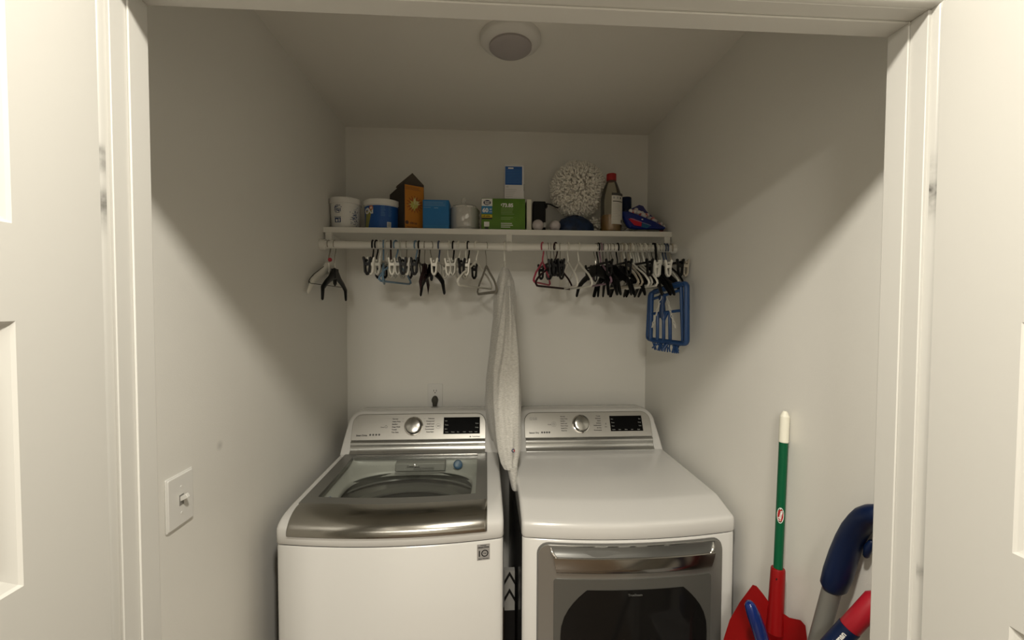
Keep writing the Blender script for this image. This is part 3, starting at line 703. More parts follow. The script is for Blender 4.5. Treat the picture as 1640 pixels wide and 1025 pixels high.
# left cluster
hang(597, 'clip', black_pl, 'leftmost black clip hanger of the left cluster, thick black hook', 4, black_pl, .13, G)
hang(603, 'clip', black_pl, 'black clip hanger second in the left cluster, beside its black twin', -6, black_pl, .115, G)
hang(608, 'clip', white_pl, 'white clip hanger just right of the two black clip hangers', -4, white_pl, .12, G)
hang(614, 'tube', blue_h, 'light blue tube hanger, left one of the blue pair', 12, None, .14, G)
hang(619, 'clip', grey_h, 'pale grey clip hanger between the two light blue hangers', -8, grey_h, .11, G)
hang(626, 'clip', white_pl, 'white clip hanger with a dark maroon hook top', 14, brown_m, .12, G)
hang(634, 'tube', blue_h, 'light blue tube hanger, right one of the blue pair', -16, None, .14, G)
hang(641, 'clip', grey_h, 'pale grey clip hanger right of the light blue pair', 6, grey_h, .12, G)
hang(651, 'clip', black_pl, 'black clip hanger with a thin metal hook right of the blue hangers', 4, None, .14, G)
hang(666, 'clip', white_pl, 'white clip hanger just left of the thick black hook', -10, blue_h, .12, G)
hang(671, 'clip', black_pl, 'black clip hanger with a thick black hook left of the black shoulder hanger', 0, black_pl, .13, G)
hang(680, 'flat', brown_m, 'dark maroon shoulder hanger behind the black one left of the centre', 2, None, .15, G)
hang(691, 'flat', black_pl, 'black shoulder hanger with drooping arms left of the centre', 24, None, .17, G)
hang(703, 'clip', white_pl, 'white clip hanger with a slate blue hook right of the black shoulder hanger', -4, navy_h, .12, G)
hang(718, 'clip', white_pl, 'white clip hanger whose clip hangs high beside the slate blue hook', 16, white_pl, .10, G)
hang(726, 'clip', white_pl, 'white clip hanger with a dark hook top left of the centre', -6, black_pl, .12, G)
hang(735, 'clip', grey_h, 'pale grey clip hanger left of the black clips near the centre', -8, white_pl, .13, G)
hang(746, 'clip', white_pl, 'white clip hanger touching the black clip hanger near the centre', 4, white_pl, .11, G)
hang(750, 'clip', black_pl, 'black clip hanger just left of the large white tube hanger', -12, black_pl, .12, G)
hang(763, 'tube', white_pl, 'large white tube hanger left of the grey sweatshirt', -20, None, .20, G)
hang(779, 'loop', wood_h, 'taupe flat loop hanger with metal hook beside the grey sweatshirt', 14, None, .17, G)
# right of the sweatshirt
hang(869, 'tube', pink_m, 'small pink tube hanger right of the grey sweatshirt', -22, None, .14, G)
for i, u in enumerate((877, 882, 888, 897)):
    hang(u, 'clip', black_pl, ('black clip hanger just right of the pink hanger', 'second black clip hanger right of the pink hanger', 'third black clip hanger right of the pink hanger', 'black clip hanger right of the dark maroon tube hanger')[i], (6, -6, 3, -14)[i], None, (.13, .12, .14, .11)[i], G)
hang(890, 'tube', brown_m, 'dark maroon tube hanger among the black clip hangers', -32, None, .20, G)
hang(910, 'tube', white_pl, 'white tube hanger, left one of the white pair right of the centre', 0, None, .20, G)
hang(927, 'tube', white_pl, 'white tube hanger, right one of the white pair right of the centre', 3, None, .20, G)
# crowded right end
crowd = [(954, 'flat', black_pl, None, .17, 16), (958, 'clip', black_pl, black_pl, .15, 4), (962, 'tube', purple_m, None, .15, 2), (966, 'flat', black_v, black_pl, .17, -8),
         (972, 'flat', black_pl, None, .18, 2), (977, 'flat', black_pl, None, .17, -6), (981, 'flat', black_v, None, .18, 12), (989, 'clip', black_pl, black_pl, .16, 0),
         (993, 'flat', black_pl, None, .18, -3), (997, 'tube', beige_h, None, .18, 3), (1001, 'tube', white_pl, None, .17, 0), (1004, 'flat', black_v, None, .18, 5), (1008, 'tube', beige_h, None, .18, -2),
         (1012, 'tube', white_pl, None, .19, 2), (1016, 'clip', black_pl, grey_h, .17, 3), (1020, 'tube', grey_h, None, .18, 0), (1024, 'tube', white_pl, None, .19, 2), (1028, 'flat', black_pl, None, .18, 6),
         (1032, 'clip', white_pl, white_pl, .12, 6), (1036, 'flat', black_v, None, .19, 8), (1041, 'clip', grey_h, grey_h, .12, -4), (1046, 'flat', black_pl, black_pl, .19, 4), (1051, 'clip', white_pl, white_pl, .13, 2),
         (1055, 'flat', black_pl, None, .19, 6), (1060, 'tube', grey_h, None, .18, -1), (1064, 'clip', black_pl, navy_h, .17, 0), (1068, 'tube', black_pl, navy_h, .18, -3), (1075, 'clip', beige_h, beige_h, .16, -2)]
nm = {black_pl: 'black', black_v: 'matt black', purple_m: 'mauve', beige_h: 'beige', white_pl: 'white', grey_h: 'pale grey'}
kn = {'flat': 'shoulder hanger', 'clip': 'clip hanger', 'tube': 'tube hanger'}
hn = {'black_plastic': 'thick black hook', 'pale_grey_plastic': 'pale grey hook', 'white_hanger_plastic': 'white hook', 'slate_blue_plastic': 'slate blue hook', 'beige_plastic': 'beige hook'}
last = {}
ordn = ['first', 'second', 'third', 'fourth', 'fifth', 'sixth', 'seventh', 'eighth', 'ninth', 'tenth']
for (u, k, c, h, hw, rot) in crowd:
    key = (k, nm[c]); last[key] = last.get(key, 0)+1
    lab = '%s %s, %s of its kind from the left in the crowded right end' % (nm[c], kn[k], ordn[last[key]-1])
    hang(u, k, c, lab, rot, h, hw, G)
# red size tag on the left hanger
b0 = [o for o in bpy.data.objects if o.get('label', '').startswith('wide white shoulder')][0]
MB().lathe([(.008, -.003), (.009, 0), (.008, .003)], M=Matrix.Translation((.006, .006, -.064)) @ Matrix.Rotation(PI/2, 4, 'Y'), n=12).build('size_tag', mat('red_tag', (.38, .03, .04), .5), b0, local=True)

# ---- blue folding drying frame hanging at the right end
hx = at(1062, 394, RY).x
t = thing('clip_drying_hanger', (.742, 1.74, 1.52), 'blue folding clip drying frame with white chains at the right end of the rod', 'drying hanger')
pA, pB, pC, pD = at(1044, 468, 1.80), at(1091, 452, 1.66), at(1094, 552, 1.66), at(1042, 545, 1.80)
def rounded_path(cs, rad=.018, n=4):
    out = []; L = len(cs)
    for i in range(L):
        p, a, b_ = Vector(cs[i]), Vector(cs[i-1]), Vector(cs[(i+1) % L]); da, db = (a-p).normalized(), (b_-p).normalized()
        for k in range(n+1):
            s_ = k/n; out.append((p+da*rad)*(1-s_)**2+p*2*s_*(1-s_)+(p+db*rad)*s_**2)
    return out
f1 = MB(); f1.tube(rounded_path([pA, pB, pC, pD]), .0095, 10, closed=True, flat=.8); f1.build('frame', rack_m, t)
off = Vector((.016, -.055, .0)); q = [at(1042, 470, 1.84), at(1100, 453, 1.62), at(1100, 551, 1.62), at(1038, 543, 1.84)]
q[1].x = min(q[1].x, .812); q[2].x = min(q[2].x, .812)
f2 = MB(); f2.tube(rounded_path(q), .0120, 10, closed=True, flat=.8); f2.build('frame', rack_m, t)
def lerp(a, c, s_): return a*(1-s_)+c*s_
mb = MB()
mid_t, mid_b = lerp(pA, pB, .45), lerp(pD, pC, .45)
for s_ in (.22, .42, .62):
    a, c = lerp(lerp(pA, pD, .45), lerp(pB, pC, .45), s_), lerp(pD, pC, s_)
    mb.tube([a, c], .0075, 8)
mb.tube([lerp(pA, pD, .45), lerp(pB, pC, .45)], .006, 8); mb.tube([lerp(pA, pD, .15), lerp(pB, pC, .12)], .006, 8)
mb.tube([lerp(lerp(pA, pD, .45), lerp(pB, pC, .45), .30), lerp(lerp(pA, pD, .62), lerp(pB, pC, .62), .42), lerp(lerp(pA, pD, .45), lerp(pB, pC, .45), .55)], .006, 8)
mb.build('crossbars', rack_m, t)
hub = lerp(lerp(pA, pD, .28), lerp(pB, pC, .28), .38)
mb = MB(); mb.lathe([(.004, .045), (.014, .035), (.016, .02), (.010, .0), (.013, -.03), (.011, -.06)], hub, 16); mb.build('hub', mat('dark_blue_hub', (.015, .04, .11), .4), t)
mb = MB(); ht = Vector((hub.x, RY, RZ))
mb.tube([hub+Vector((0, 0, .04)), Vector((hub.x-.006, 1.79, 1.70)), Vector((hub.x, RY-.026, RZ-.03)), Vector((hub.x, RY-.0225, RZ)), Vector((hub.x, RY-.014, RZ+.018)), Vector((hub.x, RY+.006, RZ+.022)), Vector((hub.x, RY+.02, RZ+.008))], .005, 10); mb.build('hook', black_pl, t)
chain_m = mat('white_chain', (.72, .70, .62), .4)
for e, st in ((lerp(pD, pA, .28), hub+Vector((-.010, 0, .03))), (lerp(pC, pB, .28)+Vector((-.035, 0, -.0)), hub+Vector((.012, 0, .03)))):
    mb = MB(); N_ = 9
    for k in range(N_):
        c = lerp(st, e, (k+.5)/N_)+Vector((0, -.012, -.006*math.sin(PI*(k+.5)/N_))); d = (e-st).normalized(); n2 = Vector((1, 0, 0)) if k % 2 else Vector((0, 1, 0)); n2 = (n2-d*n2.dot(d)).normalized(); hl = (e-st).length/N_*.62
        mb.tube([c+d*hl*math.cos(a)+n2*.0045*math.sin(a) for a in [2*PI*j/10 for j in range(10)]], .0013, 5, closed=True)
    mb.build('chain', chain_m, t)
random.seed(3)
for k in range(14):
    c = lerp(pD, pC, .12+.76*k/13)+Vector((random.uniform(-.004, .004), random.uniform(-.02, .015), -.006)); M_ = Matrix.Translation(c) @ Matrix.Rotation(random.uniform(-.9, .9), 4, 'Y') @ Matrix.Rotation(random.uniform(0, 3), 4, 'Z')
    mb = MB()
    for s in (-1, 1): mb.tube([M_ @ Vector((s*.007, 0, .0)), M_ @ Vector((s*.003, 0, -.016)), M_ @ Vector((s*.005, 0, -.032))], [.003, .0035, .003], 6)
    mb.build('clip', rack_m, t)

# ================================================================== GREY SWEATSHIRT
def noise3(x, y, z):
    return math.sin(x*31+y*7)*.5+math.sin(y*23+z*11+1.3)*.3+math.sin(z*17+x*13+2.1)*.35
sw_m = bpy.data.materials.new('heather_grey_fleece'); sw_m.use_nodes = True; nt = sw_m.node_tree; b = nt.nodes['Principled BSDF']; b.inputs['Roughness'].default_value = .95; b.inputs['Sheen Weight'].default_value = .3
tc = nt.nodes.new('ShaderNodeTexCoord'); mp = nt.nodes.new('ShaderNodeMapping'); mp.inputs['Scale'].default_value = (70, 70, 330); nt.links.new(tc.outputs['Object'], mp.inputs[0])
n1 = nt.nodes.new('ShaderNodeTexNoise'); n1.inputs['Scale'].default_value = 1.5; n1.inputs['Detail'].default_value = 6; nt.links.new(mp.outputs[0], n1.inputs['Vector'])
rp = nt.nodes.new('ShaderNodeValToRGB'); rp.color_ramp.elements[0].position = .35; rp.color_ramp.elements[0].color = (.45, .437, .40, 1); rp.color_ramp.elements[1].position = .65; rp.color_ramp.elements[1].color = (.62, .605, .555, 1)
nt.links.new(n1.outputs['Fac'], rp.inputs['Fac']); nt.links.new(rp.outputs['Color'], b.inputs['Base Color'])
bp = nt.nodes.new('ShaderNodeBump'); bp.inputs['Strength'].default_value = .5; bp.inputs['Distance'].default_value = .003; nt.links.new(n1.outputs['Fac'], bp.inputs['Height']); nt.links.new(bp.outputs['Normal'], b.inputs['Normal'])
sx = at(808, 394, RY).x
t = thing('hooded_sweatshirt', (sx, RY, RZ-.9), 'light grey heather sweatshirt hanging edge-on from the rod between the machines', 'sweatshirt')
def cloth_loft(secs, n=28, amp=.006, seed=0):
    """secs: (cx, cy, z, rx, ry, tilt)"""
    rings = []
    S = []
    for i in range(len(secs)-1):
        for k in range(5): S.append([secs[i][j]*(1-k/5)+secs[i+1][j]*k/5 for j in range(5)])
    S.append(list(secs[-1]))
    for (cx_, cy_2, z, rx, ry) in S:
        ring = []
        for k in range(n):
            a = 2*PI*k/n; f_ = 1+0.0
            fold = amp*(math.sin(3*a+z*6+seed)+.6*math.sin(5*a-z*9+seed*2)+.5*math.sin(9*a+z*4+seed))
            ring.append(Vector((cx_+(rx+fold*min(1, rx/.04))*math.cos(a), cy_2+(ry+fold)*math.sin(a), z)))
        rings.append(ring)
    return MB().loft(rings)
# torso (thin across x, wide along y)
def sil0(rows):
    out_ = []
    for (ul, ur, v, y, ry) in rows:
        a_, b_ = at(ul, v, y-.05), at(ur, v, y-.05); out_.append(((a_.x+b_.x)/2, y, a_.z, (b_.x-a_.x)/2, ry))
    return out_
cloth_loft(sil0([(807, 815, 428, 1.85, .02), (803, 818, 436, 1.85, .07), (799, 823, 452, 1.85, .14), (794, 826, 478, 1.855, .185), (790, 828, 520, 1.86, .195), (785, 829, 570, 1.86, .195), (778, 831, 610, 1.86, .195), (775, 833, 645, 1.86, .195), (779, 835, 680, 1.86, .19), (784, 834, 700, 1.86, .185), (788, 832, 712, 1.86, .175)]), 40, .008, 1).build('body', sw_m, t, smooth=80, subsurf=1)
# near sleeve
def P3(u, v, y): return at(u, v, y)
def sil(rows):
    out_ = []
    for (ul, ur, v, y, ry) in rows:
        a_, b_ = at(ul, v, y), at(ur, v, y); out_.append(((a_.x+b_.x)/2, y, a_.z, (b_.x-a_.x)/2, ry))
    return out_
cloth_loft(sil([(809, 819, 458, 1.70, .03), (806, 823, 482, 1.675, .042), (802, 827, 520, 1.652, .052), (797, 829, 560, 1.640, .056), (790, 830, 600, 1.635, .058), (790, 831, 650, 1.628, .055), (794, 831, 690, 1.620, .052), (798, 830, 720, 1.610, .047), (802, 827, 738, 1.605, .038), (808, 826, 750, 1.60, .030)]), 36, .0075, 2.2).build('sleeve', sw_m, t, smooth=80, subsurf=1)
p = P3(820, 750, 1.60); q = P3(824, 782, 1.60)
cloth_loft([(p.x, 1.60, p.z+.012, .021, .035), (p.x+.002, 1.60, p.z, .019, .032), ((p.x+q.x)/2, 1.60, (p.z+q.z)/2, .015, .030), (q.x, 1.60, q.z+.008, .013, .028), (q.x, 1.60, q.z, .011, .026)], 24, .0015, 1).build('cuff', sw_m, t, smooth=80)
# far sleeve
cloth_loft([(sx, 2.02, 1.66, .02, .03), (sx-.004, 2.06, 1.58, .035, .045), (sx-.01, 2.07, 1.40, .04, .045), (sx-.012, 2.07, 1.20, .038, .042), (sx-.012, 2.07, 1.12, .028, .035), (sx-.012, 2.07, 1.08, .022, .03)], 20, .003, 4).build('sleeve', sw_m, t, smooth=80)
# hood folded over the back of the neck
cloth_loft([(sx-.004, 1.77, 1.730, .012, .03), (sx-.006, 1.765, 1.70, .022, .05), (sx-.012, 1.755, 1.65, .030, .06), (sx-.018, 1.75, 1.58, .030, .055), (sx-.022, 1.75, 1.50, .022, .045), (sx-.022, 1.75, 1.44, .01, .03)], 22, .003, 3).build('hood', sw_m, t, smooth=80)
# embroidered logo on the sleeve
lp = P3(822, 720, 1.56); lp.y = 1.548
mb = MB(); Ml = facing(lp.x, lp.y, lp.z)
for k in range(15):
    a, a2 = math.radians(50+260*k/15), math.radians(50+260*(k+1)/15)
    mb.add([Ml @ Vector((r_*math.cos(x_), r_*math.sin(x_), 0)) for r_, x_ in ((.0035, a), (.0072, a), (.0072, a2), (.0035, a2))], [(0, 1, 2, 3)], 0)
mb.poly([(.001, -.0035), (.0050, -.0035), (.0050, .0035), (.001, .0035)], .0004, Ml, 1)
mb.build('logo', [mat('logo_navy', (.02, .02, .07), .8), mat('logo_red', (.35, .02, .03), .8)], t, smooth=0)
hg = new_hanger('tube', white_pl, None, .115); hg.location = (sx, RY, RZ); hg.rotation_euler = (0, 0, math.radians(-90))
tag(hg, 'white hanger holding the grey sweatshirt', 'hanger', G)

# ================================================================== THINGS ON THE SHELF
def tub(u0, u1, vt, yc, label, body, parts, name='tub', fl=.86):
    """plastic tub with lid, sitting on the shelf"""
    x0, x1 = at(u0, 340, yc).x, at(u1, 340, yc).x; cx_ = (x0+x1)/2; r = (x1-x0)/2
    zt = at((u0+u1)/2, vt, yc-r*.8).z; h = zt-SZ
    t = thing(name, (cx_, yc, SZ), label, 'tub')
    MB().lathe([(r*fl*.97, 0), (r*fl, .003), (r*.925, h-.022), (r*.925, h-.020)], (cx_, yc, SZ), 72).build('body', body, t)
    MB().lathe([(r*.96, h-.024), (r*1.0, h-.024), (r*1.0, h-.004), (r*.985, h), (r*.93, h+.0005), (r*.92, h-.002), (r*.02, h-.002)], (cx_, yc, SZ), 40).build('lid', enamel_s, t)
    return t, cx_, yc, r, h
def wrap(mb, cx_, cy_2, r0, r1, h, a0, a1, z0, z1, mi=0, lift=.0006, n=10, base=.0012):
    """patch of label on a tapering tub; angles in degrees from the front (-y), positive right"""
    vs = []; fs = []
    for k in range(n+1):
        a = math.radians(a0+(a1-a0)*k/n)
        for z in (z0, z1):
            r_ = r0+(r1-r0)*z/h+lift+base; vs.append((cx_+r_*math.sin(a), cy_2-r_*math.cos(a), SZ+z))
    for k in range(n): fs.append((2*k, 2*k+2, 2*k+3, 2*k+1))
    mb.add(vs, fs, mi)
tub_blue = mat('print_blue', (.02, .055, .16), .5); lab_blue = mat('label_blue', (.012, .085, .32), .4)
t, cx_, yc, r, h = tub(528, 579, 316, 1.985, 'white square-ish tub with faded blue print at the left end of the shelf', enamel_s, 0, fl=.84)
random.seed(11); mb = MB()
for k in range(46):
    q_ = k/46*2*PI; a = -15+13*math.cos(q_)+random.gauss(0, 1.5); z = h*.62+.017*math.sin(q_)+random.gauss(0, .001); wrap(mb, cx_, yc, r*.84, r*.925, h, a, a+random.uniform(2, 4), z, z+random.uniform(.0012, .003), n=2)
for k in range(34):
    a = -18+random.uniform(-11, 9); z = h*.62+random.choice((-.008, 0, .008))+random.uniform(-.003, .003); wrap(mb, cx_, yc, r*.84, r*.925, h, a, a+random.uniform(1.5, 4), z, z+random.uniform(.0015, .0045), n=2)
wrap(mb, cx_, yc, r*.84, r*.925, h, -27, -1, h*.20, h*.35); wrap(mb, cx_, yc, r*.84, r*.925, h, -30, 0, h*.37, h*.385)
for k in range(90):
    a = 52+random.gauss(0, 9); z = h*.38+random.gauss(0, .022); wrap(mb, cx_, yc, r*.84, r*.925, h, a, a+4, z, z+.002, n=2)
wrap(mb, cx_, yc, r*.84, r*.925, h, -22, -14, h*.22, h*.30, 1, .0009); wrap(mb, cx_, yc, r*.84, r*.925, h, -10, -5, h*.22, h*.32, 1, .0009)
mb.build('print', [tub_blue, inkw], t, smooth=0)
t, cx_, yc, r, h = tub(583, 642, 319, 1.99, 'round blue labelled tub with white lid beside the tall orange box', enamel_s, 0, fl=.88)
mb = MB(); R0_, R1_ = r*.88, r*.925
wrap(mb, cx_, yc, R0_, R1_, h, -95, 95, .003, h-.028, 0, n=40)
wrap(mb, cx_, yc, R0_, R1_, h, 28, 42, .008, .032, 1, .0010)
for k in range(7): wrap(mb, cx_, yc, R0_, R1_, h, 30+k*1.6, 30+k*1.6+(.5+.3*(k % 2)), .011, .030, 4, .0013, n=1)
for k in range(9): wrap(mb, cx_, yc, R0_, R1_, h, 8, 18+random.uniform(0, 6), h*.82-k*.0062, h*.82-k*.0062+.0016, 5, .0010, n=3)
for k in range(8): wrap(mb, cx_, yc, R0_, R1_, h, 33, 38+random.uniform(0, 6), h*.75-k*.0060, h*.75-k*.0060+.0013, 5, .0010, n=3)
for k in range(24):     # yellow green slanting band on the left side
    z = .004+k*.0032; wrap(mb, cx_, yc, R0_, R1_, h, -62+k*.55, -40+k*.75, z, z+.0033, 3, .0009, n=3)
for i, ch in enumerate('OXI'): 
    a = math.radians(-44+i*12); rr_ = R1_+.0012; mb.text(ch, .034, Matrix.Translation((cx_+rr_*math.sin(a), yc-rr_*math.cos(a), SZ+h*.60)) @ Matrix.Rotation(a, 4, 'Z') @ Matrix.Rotation(PI/2, 4, 'X'), 1, 'CENTER', bold=.03)
a = math.radians(-24); rr_ = R1_+.0018; Mx = Matrix.Translation((cx_+rr_*math.sin(a), yc-rr_*math.cos(a), SZ+h*.70)) @ Matrix.Rotation(a, 4, 'Z') @ Matrix.Rotation(PI/2, 4, 'X')
mb.poly([((.012 if k % 2 else .0085)*math.cos(2*PI*k/20), (.012 if k % 2 else .0085)*math.sin(2*PI*k/20)) for k in range(20)], .0005, Mx, 2)
mb.text('65', .012, Mx @ Matrix.Translation((0, 0, .0008)), 1, 'CENTER', bold=.02)
mb.build('label_wrap', [lab_blue, inkw, mat('print_orange', (.55, .16, .04), .5), mat('print_olive', (.30, .29, .08), .5), ink, mat('print_pale_blue', (.12, .26, .48), .5)], t, smooth=60)

# tall open carton with orange printed front, turned a little to the right
yfr = 1.915
A0 = at(646.5, 364, yfr); zt = at(646.5, 292, yfr).z-SZ; cw = (at(679, 364, 1.965).x-A0.x)/math.cos(math.radians(33)); cd_ = .165
t = thing('open_carton', (A0.x, yfr, SZ), 'tall dark carton with orange flower printed front and raised flap', 'box', rz=math.radians(33))
cart = mat('dark_cardboard', (.045, .036, .028), .7); bx0, bx1, th = 0, cw, .002
Mi = (Matrix.Translation((A0.x, yfr, SZ)) @ Matrix.Rotation(math.radians(33), 4, 'Z')).inverted()
zb_ = at(621, 312, yfr+cd_*.84).z-SZ
mb = MB()
def pan4(p, n_): p = [Vector(q) for q in p]; mb.loft([p, [q+Vector(n_)*th for q in p]])
pan4([(0, 0, 0), (cw, 0, 0), (cw, 0, zt), (0, 0, zt)], (0, 1, 0)); pan4([(0, 0, 0), (0, cd_, 0), (0, cd_, zb_), (0, 0, zt)], (1, 0, 0))
pan4([(cw, 0, 0), (cw, cd_, 0), (cw, cd_, zt), (cw, 0, zt)], (-1, 0, 0)); pan4([(0, cd_, 0), (cw, cd_, 0), (cw, cd_, zt), (0, cd_, zb_)], (0, -1, 0)); pan4([(0, 0, .001), (cw, 0, .001), (cw, cd_, .001), (0, cd_, .001)], (0, 0, 1))
mb.build('carton', cart, t, local=True)
pk = [Mi @ at(u, v, y) for u, v, y in ((634, 301, 1.995), (635.5, 297.5, 1.995), (660.5, 277, 1.985), (679, 297, 1.968), (677, 303, 1.965))]
MB().loft([pk, [p+Vector((0, .002, 0)) for p in pk]]).build('flap', mat('brown_cardboard_inside', (.10, .082, .062), .8), t, local=True)
pk = [(cw-.001, .02, zt), (cw-.001, cd_-.02, zt), (cw+.012, cd_-.03, zt-.030), (cw+.012, .04, zt-.030)]; pk = [Vector(p) for p in pk]
MB().loft([pk, [p+Vector((.002, 0, 0)) for p in pk]]).build('flap', cart, t, local=True)
fx, fz = cw/2, zt/2
mb = MB(); mb.box(.006, cw-.002, -.0008, -.0002, .001, zt-.007, 0)
for k in range(16):
    a = 2*PI*k/16; Mf = facing(fx+.003, -.0009, fz+.012) @ Matrix.Rotation(a, 4, 'Z'); mb.poly([(.018, -.005), (.036, -.002), (.040, 0), (.036, .002), (.018, .005)], .0001, Mf, 4)
for k in range(34):
    a = random.uniform(0, 2*PI); rr_ = random.uniform(.014, .034); Mf = facing(fx+.003, -.0010-.00003*k, fz+.012) @ Matrix.Rotation(a, 4, 'Z'); mb.poly([(0, -.002), (rr_*.5, -.0042), (rr_, 0), (rr_*.5, .0042), (0, .002)], .0001, Mf, 1 if k % 3 else 2)
for k in range(3): mb.box(.008, cw-.012-random.uniform(0, .02), -.0016, -.0010, zt-.016-k*.005, zt-.0150-k*.005, 3)
mb.lathe([(.008, 0), (.008, .0004)], M=facing(.015, -.0010, .032), n=18, mi=3); mb.text('citrus', .015, facing(.028, -.0014, .031), 3); mb.text('lemon blossom', .008, facing(.014, -.0014, .013), 3)
mb.build('printed_front', [mat('print_orange_front', (.50, .19, .015), .5), mat('print_yellow_green', (.48, .46, .10), .5), mat('print_pale_yellow', (.60, .55, .24), .5), mat('print_brown', (.07, .035, .02), .5), mat('print_deep_orange', (.34, .10, .012), .5)], t, local=True, smooth=0)

def carton(u0, u1, vt, yf, depth, m, label, name='box', cat='box', vb=None, z0=None, parent=None):
    a, c = at(u0, 350, yf), at(u1, 350, yf); zt = at((u0+u1)/2, vt, yf).z; zb = z0 if z0 is not None else SZ
    t = thing(name, ((a.x+c.x)/2, yf+depth/2, zb), label, cat)
    MB().box(a.x, c.x, yf, yf+depth, zb, zt).build('carton', m, t, bevel=.0012)
    return t, a.x, c.x, yf, zb, zt
# bright blue box
t, x0, x1, yf, zb, zt = carton(677, 719, 320, 1.925, .10, mat('box_blue', (.012, .16, .42), .45), 'plain bright blue box between the orange carton and the wrapped paper roll')
mb = MB()
for k in range(5): mb.box(x0+.006, x1-.012-random.uniform(0, .02)*(k != 0), yf-.0006, yf-.0002, zt-.009-k*.0045, zt-.0078-k*.0045, 0)
mb.box(x0+.004, x0+.035, yf-.0006, yf-.0002, zt-.035, zt-.0335, 0); mb.box(x0+.050, x0+.068, yf-.0006, yf-.0002, zt-.037, zt-.034, 0)
for k in range(4): mb.box(x0+.004, x1-.004, yf-.0005, yf-.0001, zb+.006+k*.004, zb+.008+k*.004, 1)
mb.build('print', [mat('print_light_blue', (.22, .40, .60), .5), mat('print_mid_blue', (.03, .24, .52), .5)], t, smooth=0)
# wrapped roll
a, c = at(720, 350, 2.0), at(768, 350, 2.0); cx_ = (a.x+c.x)/2; r = (c.x-a.x)/2; zt = at(744, 329, 1.95).z
t = thing('wrapped_paper_roll', (cx_, 2.0, SZ), 'white paper roll in clear crinkled plastic wrap left of the green box', 'paper roll')
h = zt-SZ
MB().lathe([(r*.80, .004), (r*.90, .006), (r*.90, h-.006), (r*.85, h), (r*.25, h), (r*.24, h-.004)], (cx_, 2.0, SZ), 36).build('roll', mat('tissue_white', (.80, .78, .73), .9, bump=.3, bscale=120), t)
rings = []
random.seed(5)
for i in range(15):
    s_ = i/14; rr_ = r*(1.0 if .1 < s_ < .85 else (.82 if s_ <= .1 else 1-(s_-.85)*1.6)); z = SZ+.0005+s_*(h+.006)
    rings.append([Vector((cx_+(rr_*(1+random.uniform(-.065, .03)))*math.cos(2*PI*k/40), 2.0+(rr_*(1+random.uniform(-.065, .03)))*math.sin(2*PI*k/40), z)) for k in range(40)])
wrapm = bpy.data.materials.new('clear_wrap'); wrapm.use_nodes = True; nt = wrapm.node_tree
for nn in list(nt.nodes): nt.nodes.remove(nn)
out = nt.nodes.new('ShaderNodeOutputMaterial'); tr = nt.nodes.new('ShaderNodeBsdfTransparent'); tr.inputs[0].default_value = (.93, .93, .92, 1); gl = nt.nodes.new('ShaderNodeBsdfGlossy'); gl.inputs['Roughness'].default_value = .15; ms = nt.nodes.new('ShaderNodeMixShader'); ms.inputs[0].default_value = .16
dw = nt.nodes.new('ShaderNodeBsdfDiffuse'); dw.inputs[0].default_value = (.85, .84, .80, 1); mw = nt.nodes.new('ShaderNodeMixShader'); mw.inputs[0].default_value = .30
nt.links.new(tr.outputs[0], mw.inputs[1]); nt.links.new(dw.outputs[0], mw.inputs[2]); nt.links.new(mw.outputs[0], ms.inputs[1]); nt.links.new(gl.outputs[0], ms.inputs[2]); nt.links.new(ms.outputs[0], out.inputs[0])
mb = MB(); mb.loft(rings); mb.tube([Vector((cx_, 2.0, SZ+h+.004)), Vector((cx_+.004, 2.0, SZ+h+.014)), Vector((cx_-.006, 2.0, SZ+h+.026)), Vector((cx_-.002, 2.0, SZ+h+.036))], [.012, .006, .010, .014], 8, flat=.3); mb.build('plastic_wrap', wrapm, t, smooth=25)
# green box
GY = 1.918
t, x0, x1, yf, zb, zt = carton(771, 841, 318, GY, .13, mat('box_green', (.085, .195, .010), .45, var=.22, vscale=9), 'large green box printed 60 and $73.85 left of the light bulbs')
W_ = x1-x0; H_ = zt-zb
def gp(u_, v_): return x0+W_*u_, zb+H_*v_
mb = MB(); e_ = yf-.0003
def rect(u0, u1, v0, v1, mi, lift=0): (ax, az), (bx, bz) = gp(u0, v0), gp(u1, v1); mb.box(ax, bx, yf-.0006-lift, yf-.0002, az, bz, mi)
rect(0.005, .25, .76, .985, 0); rect(.005, .245, .52, .76, 1); rect(.005, .245, .40, .49, 2); rect(.005, .245, .35, .40, 3); rect(.06, .18, .12, .27, 0, .0001); rect(.08, .16, .02, .10, 3)
cxg, czg = gp(.13, .865); mb.lathe([(.0165, 0), (.0165, .0004)], M=facing(cxg, yf-.0006, czg), n=28, sy=.68, mi=4)
mb.text('Great', .0095, facing(cxg, yf-.0014, czg+.0035), 0, 'CENTER', bold=.02); mb.text('Value', .0095, facing(cxg, yf-.0014, czg-.0045), 0, 'CENTER', bold=.02)
x_, z_ = gp(.09, .62); mb.text('60', .026, facing(x_-.013, yf-.0009, z_), 0, 'LEFT', bold=.02); mb.text('W', .009, facing(x_+.019, yf-.0009, z_+.005), 0); mb.text('A19', .007, facing(x_+.017, yf-.0009, z_-.006), 0)
x_, z_ = gp(.02, .445); mb.text('soft white', .0085, facing(x_, yf-.0009, z_), 3, bold=.02)
x_, z_ = gp(.44, .785); mb.text('$', .012, facing(x_, yf-.0009, z_+.003), 0); mb.text('73.85', .022, facing(x_+.007, yf-.0009, z_), 0, bold=.02)
for k in range(5): rect(.445, .70+random.uniform(0, .05), .69-k*.045, .705-k*.045, 5)
for k in range(2): rect(.445, .68+random.uniform(-.04, .06), .40-k*.05, .42-k*.05, 5)
for k, wd in enumerate((.70, .72, .66)): rect(.445, wd, .215-k*.058, .24-k*.058, 0)
